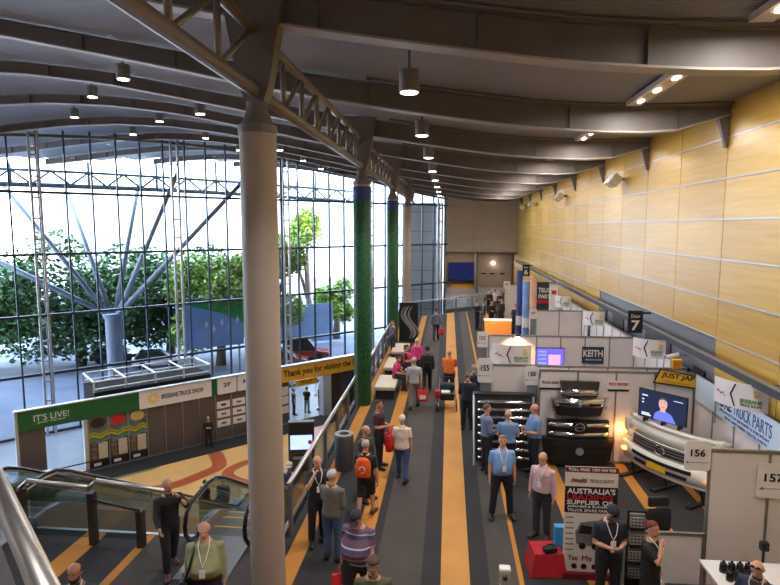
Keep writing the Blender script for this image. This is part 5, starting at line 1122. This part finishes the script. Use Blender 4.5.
def bag(label, pos, c, rot=0, w_=.34, hh=.36, c2=None, group='shopping bags', name='shopping_bag'):
    t = thing(name, label, 'bag', (pos.x, pos.y, pos.z - hh - .1), rot, group); m = mat('bag_%d_%d_%d' % c, c, .5, 0, .12, 7)
    bm = new(); rings(bm, [[(-w_ * .46, -.07, 0), (w_ * .46, -.07, 0), (w_ * .46, .07, 0), (-w_ * .46, .07, 0)], [(-w_ * .53, -.09, hh * .4), (w_ * .53, -.08, hh * .4), (w_ * .53, .09, hh * .4), (-w_ * .53, .08, hh * .4)], [(-w_ * .48, -.03, hh), (w_ * .48, -.03, hh), (w_ * .48, .03, hh), (-w_ * .48, .03, hh)]]); b_ = obj('sack', bm, m, t, False, .015)
    for yy in (-.025, .025): obj('handle', tube(new(), [(-.08, yy, hh - .02), (-.06, yy, hh + .09), (0, yy * .4, hh + .11), (.06, yy, hh + .09), (.08, yy, hh - .02)], .008, 6), m, t)
    if c2: obj('printed_patch', box(new(), -w_ * .3, w_ * .3, -.098, -.085, hh * .25, hh * .6), mat('bag_%d_%d_%d' % c2, c2, .5), b_)
    return t
def at(px, py, z=0): return spot_on(px, py, z)
def P(label, px, py, face, head=None, z=0, **k):
    p = at(px, py, z) if head is None else at(px, head, z + k.get('h', 1.75))
    return person(label, p.x, p.y, z, face, **k)
NAVY = (30, 36, 58); JEAN = (62, 84, 122); BLK = (28, 28, 32); SKY = (120, 158, 214)
# near the escalators
P('man in a black jacket raising one hand to his face, walking from the escalator', 171, 571, 40, h=1.78, arms=('reach', 'face'), legs='walk', top=BLK, sleeve='long', bottom=(24, 24, 28), shoe=(84, 46, 34), hair=(150, 140, 132), style='balding', turn=.2, lean=.06)
r = P('heavy older man in an olive shirt with a shoulder strap and lanyard', 204, 0, 15, head=521, h=1.8, girth=1.22, belly=.1, arms=('down', 'down'), legs='walk2', top=(150, 150, 112), sleeve='long', untucked=False, bottom=(28, 28, 34), hair=(196, 192, 188), style='balding', lanyard=True, nod=.12)
sb = thing('shoulder_bag', 'dark shoulder bag strapped across the olive shirted man', 'bag', r['t'].location, r['rz'])
obj('strap', tube(new(), [(-.1, .12, 1.4), (-.13, .06, 1.48), (-.15, -.12, 1.4), (-.2, -.25, 1.2), (-.28, -.16, .98), (-.3, .0, .9)], .022, 8), BLK and BLACK, sb, True); obj('pouch', box(new(), -.38, -.24, -.14, .16, .62, .92), BLACK, sb, False, .02)
P('bald bearded man in a dark shirt with white lanyard at the bottom edge', 75, 0, 10, head=564, h=1.78, girth=1.08, top=(40, 42, 52), hair=(50, 44, 42), style='balding', beard=(44, 36, 34), lanyard=True, skin=SKIN2, nod=.15)
# glass rail group
P('man in a black polo holding his chin beside the glass railing', 318, 542, 25, h=1.76, arms=('chin', 'hip'), legs='relaxed', top=(30, 30, 36), bottom=(28, 28, 34), hair=(96, 84, 76), style='balding', lanyard=True, turn=.2, nod=.15)
P('grey haired man in a grey-green shirt and jeans seen from behind', 333, 560, 165, h=1.74, girth=1.08, arms=('hold', 'reach'), legs='stand', top=(104, 104, 96), sleeve='long', bottom=JEAN, hair=(188, 184, 180), turn=-.3)
r = P('grey haired man in black with a bright orange drawstring bag on his back', 366, 517, 172, h=1.72, girth=1.05, arms=('down', 'swing'), legs='walk', top=(34, 34, 38), bottom=(30, 30, 36), hair=(170, 166, 160), shoe=(60, 54, 54), shorts=True)
bp = thing('drawstring_bag', 'bright orange drawstring bag on the back of the man in black', 'bag', r['t'].location, r['rz'])
bm = new(); rings(bm, [[S_ for S_ in ring((0, .2, zz), rx, ry, 14)] for zz, rx, ry in ((.98, .13, .05), (1.02, .17, .075), (1.2, .17, .07), (1.34, .15, .05), (1.4, .08, .03))]); sk_ = obj('sack', bm, mat('bag_orange', (238, 96, 26), .6, 0, .12, 8), bp, True)
bm = new(); tube(bm, [(.06 * math.cos(2 * PI * k / 16), .285, 1.17 + .07 * math.sin(2 * PI * k / 16)) for k in range(14)], .008, 6); obj('printed_mark', bm, WHITE, sk_)
for e in (-1, 1): obj('cord', tube(new(), [(e * .09, .2, 1.4), (e * .13, .1, 1.47), (e * .14, -.06, 1.44), (e * .17, -.12, 1.25), (e * .18, .05, 1.05)], .008, 6), BLACK, bp)
a = P('bald man in a dark green coat holding a white and red bag', 366, 500, 60, h=1.74, arms=('down', 'carry'), top=(52, 54, 46), sleeve='long', bottom=(36, 36, 42), hair=(120, 110, 104), style='balding', turn=.2)
bag('white and red plastic bag held by the man in the dark green coat', a['L'], (214, 200, 196), 1.2, .24, .34, (190, 40, 44))
a = P('man in a maroon shirt holding red bags in front of him', 379, 467, 70, h=1.76, arms=('phone', 'hold'), top=(74, 34, 46), bottom=(32, 32, 40), hair=(70, 56, 48), legs='relaxed')
bag('red shopping bag hanging in front of the maroon shirted man', a['L'] + V(.02, 0, .02), (206, 34, 40), 1.0, .36, .38, (226, 200, 196)); bag('second red shopping bag of the maroon shirted man, lower and darker', a['R'] + V(.05, -.12, -.02), (176, 28, 36), .5, .32, .36)
a = P('blonde woman in a white top and jeans walking away with a red shoulder bag', 402, 480, 176, h=1.66, female=True, girth=1.1, arms=('carry', 'down'), legs='walk2', top=(226, 210, 196), bottom=(54, 76, 116), shoe=(40, 36, 38), hair=(226, 212, 184))
bag('red shoulder bag at the left side of the blonde woman', a['T'](V(.3, .02, 1.32)), (196, 32, 38), 1.3, .32, .4)
POLO = stripes('striped_polo', (96, 78, 110), [(0, (70, 60, 92)), (.08, (196, 190, 200)), (.11, (104, 76, 104)), (.24, (70, 70, 110)), (.32, (186, 182, 196)), (.35, (112, 80, 104)), (.5, (74, 70, 108)), (.58, (200, 196, 206)), (.61, (110, 78, 100)), (.76, (72, 70, 108)), (.84, (188, 184, 198)), (.87, (104, 76, 104))], .85, 1.5)
a = P('heavy man in a striped polo and dark cap looking down', 358, 0, -12, head=507, h=1.8, girth=1.28, belly=.1, arms=('down', 'swing'), legs='walk', topmat=POLO, bottom=(34, 36, 46), hair=(150, 140, 130), cap=(40, 38, 44), nod=.5)
bag('red shopping bag held by the man in the striped polo', a['R'] + V(0, -.02, .02), (206, 40, 40), .3, .34, .38, (236, 214, 200))
P('man with a brown cap and olive tee at the bottom edge', 373, 0, 5, head=558, h=1.74, girth=1.1, top=(78, 80, 60), bottom=(50, 48, 46), hair=(110, 84, 70), cap=(84, 62, 54), nod=.1)
# middle of the walkway
a = P('man in a grey shirt and khaki trousers walking away with bags', 414, 408, 178, h=1.78, arms=('carry', 'carry'), legs='walk', top=(176, 178, 190), bottom=(126, 114, 104), hair=(180, 170, 164), vox=.024)
bag('red and white bag carried by the man in khaki trousers', a['R'] + V(.05, 0, 0), (208, 36, 44), .2, .36, .4, (232, 226, 226))
a = P('person in dark clothes with a black backpack walking away', 427, 391, 180, h=1.74, legs='walk', top=(36, 42, 50), sleeve='long', bottom=(34, 34, 40), hair=(58, 50, 46), cap=(34, 36, 42), vox=.024)
bk = thing('backpack', 'black backpack on the person in dark clothes', 'bag', a['t'].location, a['rz']); obj('sack', box(new(), -.17, .17, .13, .3, .98, 1.44), mat('dark_teal_cloth', (28, 40, 46), .8), bk, False, .05); obj('pocket', box(new(), -.12, .12, .3, .35, 1.0, 1.2), BLACK, bk, False, .02)
for e in (-1, 1): obj('strap', tube(new(), [(e * .1, .16, 1.42), (e * .11, .06, 1.48), (e * .12, -.12, 1.4), (e * .14, -.1, 1.15), (e * .15, .14, 1.05)], .018, 6), BLACK, bk)
P('woman in a bright pink shirt standing with her back turned by the benches', 417, 380, 168, h=1.7, female=True, girth=1.08, arms=('hold', 'down'), top=(226, 66, 136), sleeve='long', bottom=(44, 48, 62), hair=(206, 186, 160), vox=.024)
P('woman in a pink vest standing in profile by the second bench', 407, 387, 75, h=1.66, female=True, arms=('phone', 'hold'), top=(60, 44, 52), vest=(214, 60, 104), bottom=(48, 46, 56), hair=(70, 48, 44), style='bun', vox=.024)
def seat_person(label, x, y, face, **k): return person(label, x, y, .0, face, legs='sit', vox=.024, **k)
seat_person('woman in a pink top seated on the nearest bench', -1.98, 21.95, 70, h=1.66, female=True, arms=('lap', 'lap'), top=(222, 52, 120), bottom=(40, 38, 46), hair=(58, 46, 44), style='bun', lean=.12, nod=.3)
seat_person('dark haired person in a brown top seated behind the woman in pink', -1.95, 23.9, 80, h=1.64, arms=('lap', 'hold'), top=(70, 58, 56), bottom=(60, 54, 56), hair=(66, 54, 48), lean=.35, nod=.3)
p = at(402, 383, .8); t = thing('paper_sheet', 'white sheet of paper held by the seated people on the bench', 'paper', (-1.5, 21.9, .78)); obj('sheet', box(new(), -.11, .11, -.15, .15, 0, .006), WHITE, t); obj('print', box(new(), -.08, .08, -.12, .1, .006, .008), GREY, t)
a = P('man in an orange and navy work shirt pushing a pram', 449, 397, 180, h=1.76, girth=1.15, arms=('push', 'push'), legs='stand', top=(236, 120, 48), sleeve='short', bottom=(36, 46, 62), hair=(176, 150, 136), style='balding', vox=.022)
# pram, seen behind him along the walkway
p = at(447, 408); t = thing('pram', 'black pram with a white cover and red pouch beside the man in orange', 'pram', (p.x, p.y - .05, 0), 0)
for sx_ in (-.32, .32):
    for yy, r_ in ((-.3, .16), (.35, .12)): obj('wheel', tube(new(), [(sx_ - .02, yy, r_), (sx_ + .02, yy, r_)], r_, 14), RUBBER, t)
    obj('frame', tube(new(), [(sx_ * .9, -.3, .16), (sx_ * .85, .35, .6), (sx_ * .8, .5, .98)], .015, 6), ALU, t); obj('frame', tube(new(), [(sx_ * .9, .35, .12), (sx_ * .85, -.15, .55)], .015, 6), ALU, t)
obj('seat', box(new(), -.24, .24, -.3, .3, .36, .6), BLACK, t, False, .04); obj('hood', box(new(), -.25, .25, .0, .34, .62, .86), mat('dark_teal_cloth', (28, 40, 46), .8), t, False, .08); obj('cover', box(new(), -.2, .1, -.3, .0, .6, .66), WHITE, t, False, .02); obj('handle', tube(new(), [(-.26, .5, .98), (.26, .5, .98)], .02, 8), BLACK, t); obj('red_pouch', box(new(), -.42, -.24, -.1, .2, .36, .62), RED, t, False, .02)
a = P('man in dark navy standing at the walkway edge with a red bag, nearer of two', 467, 429, 172, h=1.78, girth=1.08, top=(34, 34, 50), sleeve='long', bottom=(28, 28, 36), hair=(120, 98, 86), arms=('carry', 'hold'), vox=.022)
bag('red bag hanging beside the dark navy dressed man', a['R'] + V(.12, -.1, -.1), (208, 30, 50), .3, .26, .34)
P('grey haired man in a dark blue top just behind the dark navy man', 473, 418, 185, h=1.76, top=(40, 46, 64), sleeve='long', bottom=(30, 32, 42), hair=(150, 140, 134), vox=.022)
a = P('man in a blue-grey shirt walking away far down the walkway', 436, 340, 178, h=1.76, legs='walk', top=(110, 118, 140), sleeve='long', bottom=(58, 60, 76), hair=(60, 54, 52), vox=.03)
bag('red bag carried far down the walkway', a['R'] + V(.05, 0, 0), (190, 50, 60), .2, .3, .36)
P('person in purple leaning on the railing by the far green column', 393, 356, -60, h=1.72, top=(96, 76, 110), sleeve='long', bottom=(38, 46, 56), hair=(70, 58, 54), arms=('reach', 'reach'), vox=.03)
# far right group
FARG = [(477, 330, 1.8, 60, (30, 36, 56), 'man in a dark suit standing at the left of the far group', (30, 34, 52)), (483, 329, 1.76, -70, (44, 50, 74), 'man in a dark blue jacket facing the dark suited man', (30, 32, 44)), (489, 314, 1.76, 20, (36, 40, 58), 'man in a black jacket standing at the back of the far group', BLK),
        (500, 316, 1.74, -20, (40, 44, 66), 'man in a navy top in the middle of the far group', BLK), (506, 312, 1.8, 10, (34, 46, 84), 'tall man in a navy suit at the right of the far group', (40, 52, 80)), (495, 313, 1.7, 160, (216, 210, 208), 'person in a white shirt in the middle of the far group', (120, 110, 104)),
        (491, 327, 1.64, 30, (40, 34, 40), 'person in dark brown standing behind the orange reception counter', BLK), (501, 325, 1.68, -40, (52, 40, 44), 'person in maroon standing behind the orange reception counter', BLK), (515, 334, 1.74, -30, (24, 24, 28), 'person in black standing right of the orange reception counter', BLK), (534, 331, 1.72, 10, (40, 44, 56), 'person in dark trousers below the 150 number sign', (50, 46, 50))]
for px, py, h_, fc, tp, lab, bt_ in FARG:
    P(lab, px, py, fc, h=h_, top=tp, sleeve='long', bottom=bt_, hair=(60, 50, 46), arms=('hold', 'down') if px % 2 else ('down', 'fold'), vox=.034)
# around the truck grilles
P('man in a blue shirt with a lanyard facing the photographer, arms at his sides', 501, 517, 6, h=1.8, girth=1.14, belly=.04, arms=('down', 'down'), legs='wide', top=SKY, untucked=False, bottom=(30, 32, 46), shoe=(34, 30, 34), hair=(120, 108, 98), lanyard=True)
P('bald man in a pink shirt with a badge facing left', 541, 537, -35, h=1.76, girth=1.02, arms=('down', 'down'), top=(206, 168, 178), sleeve='long', untucked=False, bottom=(50, 48, 60), shoe=(70, 50, 40), hair=(200, 180, 168), style='bald', lanyard=True, nod=.15)
P('man in a blue-grey shirt standing at the chrome bar rack', 486, 472, 115, h=1.76, arms=('hold', 'phone'), top=(104, 122, 158), sleeve='long', untucked=False, bottom=(32, 34, 48), hair=(100, 80, 68), vox=.02)
P('balding man in a blue shirt seen from behind at the chrome bar rack', 507, 478, 175, h=1.72, girth=1.1, arms=('hold', 'hold'), top=(112, 150, 204), untucked=False, bottom=(32, 34, 48), hair=(170, 142, 120), style='balding', vox=.02)
P('bald man in a blue shirt in profile right of the chrome bar rack', 533, 474, -80, h=1.8, girth=1.16, belly=.05, arms=('phone', 'hold'), top=(108, 148, 208), untucked=False, bottom=(32, 34, 48), hair=(190, 150, 124), style='bald', vox=.02)
# at the pull-up banner
a = P('man in a navy polo and cap looking down at a phone before the tall banner', 611, 0, 5, head=503, h=1.8, girth=1.1, arms=('phone', 'phone'), legs='stand', top=(30, 34, 50), bottom=(26, 28, 38), hair=(50, 42, 40), cap=(26, 28, 40), nod=.55, lanyard=True, beard=(90, 66, 54))
m_ = (a['R'] + a['L']) / 2; t = thing('phone', 'black phone in the hands of the man in the navy polo', 'phone', (m_.x, m_.y, m_.z), .1); obj('body', box(new(), -.04, .04, -.075, .075, -.006, .006), BLACK, t, False, .004); obj('screen', box(new(), -.036, .036, -.07, .07, .006, .008), SCREEN, t)
a = P('auburn haired woman in a black dress with her hand at her mouth', 653, 0, 48, head=523, h=1.66, female=True, girth=1.05, arms=('chin', 'down'), top=(26, 26, 30), sleeve='short', bottom=(26, 26, 30), skirt=True, hair=(112, 50, 40), style='bun', lanyard=True, turn=-.2)
bag('white tote bag hanging beside the auburn haired woman', a['L'] + V(-.02, -.08, .02), (214, 206, 200), .8, .3, .4, None, None, 'tote_bag')
P('bald man with sunglasses on his head at the lower right corner', 759, 0, -40, head=560, h=1.7, girth=1.08, top=(34, 38, 62), hair=(190, 150, 130), style='bald', glasses='top', lanyard=True, nod=.35)
# lower hall and escalator
P('man in a blue shirt seen from behind in the lower hall by the escalator', 224, 517, 190, h=1.76, z=LOW, top=(50, 66, 104), bottom=(70, 66, 70), hair=(60, 52, 50), legs='walk', vox=.024)
P('person in black and red raising a phone in the lower hall by the escalator', 206, 519, 170, h=1.72, z=LOW, top=(60, 30, 36), bottom=(30, 30, 34), hair=(36, 32, 32), arms=('down', 'snap'), vox=.024)
P('guard in black with folded arms standing at the grey entry panels', 209, 447, 25, h=1.78, z=LOW, top=(26, 28, 34), sleeve='long', bottom=(28, 30, 36), hair=(60, 50, 46), style='balding', arms=('fold', 'fold'), vox=.026)
P('person in a black top and pale jeans standing under the yellow portal', 307, 413, 170, h=1.78, z=LOW, top=(28, 30, 36), bottom=(120, 128, 142), hair=(40, 36, 36), arms=('hold', 'fold'), vox=.026)
P('person in a dark top and red trousers under the yellow portal beside the pillar', 320, 410, -60, h=1.78, z=LOW, top=(34, 34, 42), bottom=(120, 80, 84), hair=(44, 36, 34), arms=('hold', 'push'), vox=.026)
P('person in dark clothes partly hidden at the left jamb of the yellow portal', 294, 415, 120, h=1.76, z=LOW, top=(36, 40, 56), bottom=(40, 44, 60), hair=(40, 36, 36), vox=.026)
P('worker in a yellow-green safety top in the lower hall beyond the glass railing', 341, 424, 90, h=1.74, z=LOW, top=(190, 214, 60), bottom=(40, 46, 60), hair=(60, 50, 46), vox=.026)
y_ = 14.6; zst = -(math.floor((y_ - 10.05 - .75) / .4) * .4 + .75 - 1.4) * math.tan(math.radians(30))
person('person in a white cap and blue top riding up the right-hand escalator', -4.15, 10.05 + .75 + .4 * math.floor((y_ - 10.8) / .4) + .2, zst, 10, h=1.68, top=(44, 62, 96), bottom=(40, 44, 54), hair=(60, 50, 46), cap=(226, 224, 226), vox=.02, arms=('down', 'hold'))

# ------------------------------------------------------------------ daylight
wd = bpy.data.worlds.new('sky'); bpy.context.scene.world = wd; wd.use_nodes = True
wn = wd.node_tree.nodes; bg = wn['Background']
tcw = wn.new('ShaderNodeTexCoord'); sx = wn.new('ShaderNodeSeparateXYZ'); wd.node_tree.links.new(tcw.outputs['Generated'], sx.inputs[0])
rw = wn.new('ShaderNodeValToRGB'); rw.color_ramp.elements[0].position = 0.0; rw.color_ramp.elements[0].color = (1, .99, .97, 1); rw.color_ramp.elements[1].position = .7; rw.color_ramp.elements[1].color = (.55, .74, 1, 1)
wd.node_tree.links.new(sx.outputs['Z'], rw.inputs[0]); wd.node_tree.links.new(rw.outputs[0], bg.inputs[0]); bg.inputs[1].default_value = 6.0
sl = bpy.data.lights.new('sun', 'SUN'); sl.energy = 9; sl.angle = .02; sl.color = (1, .95, .86)
so = bpy.data.objects.new('sun', sl); C.objects.link(so); so.rotation_euler = Vector((.75, -.35, .75)).to_track_quat('Z', 'Y').to_euler()
finish()
sc = bpy.context.scene
sc.view_settings.view_transform = 'Standard'; sc.view_settings.look = 'None'; sc.view_settings.exposure = 0.78; sc.view_settings.gamma = 1; sc.view_settings.use_curve_mapping = False
cy = sc.cycles; cy.use_denoising = True; cy.max_bounces = 10; cy.diffuse_bounces = 5; cy.glossy_bounces = 4; cy.transparent_max_bounces = 24; cy.transmission_bounces = 6
cy.sample_clamp_indirect = 6; cy.caustics_reflective = False; cy.caustics_refractive = False
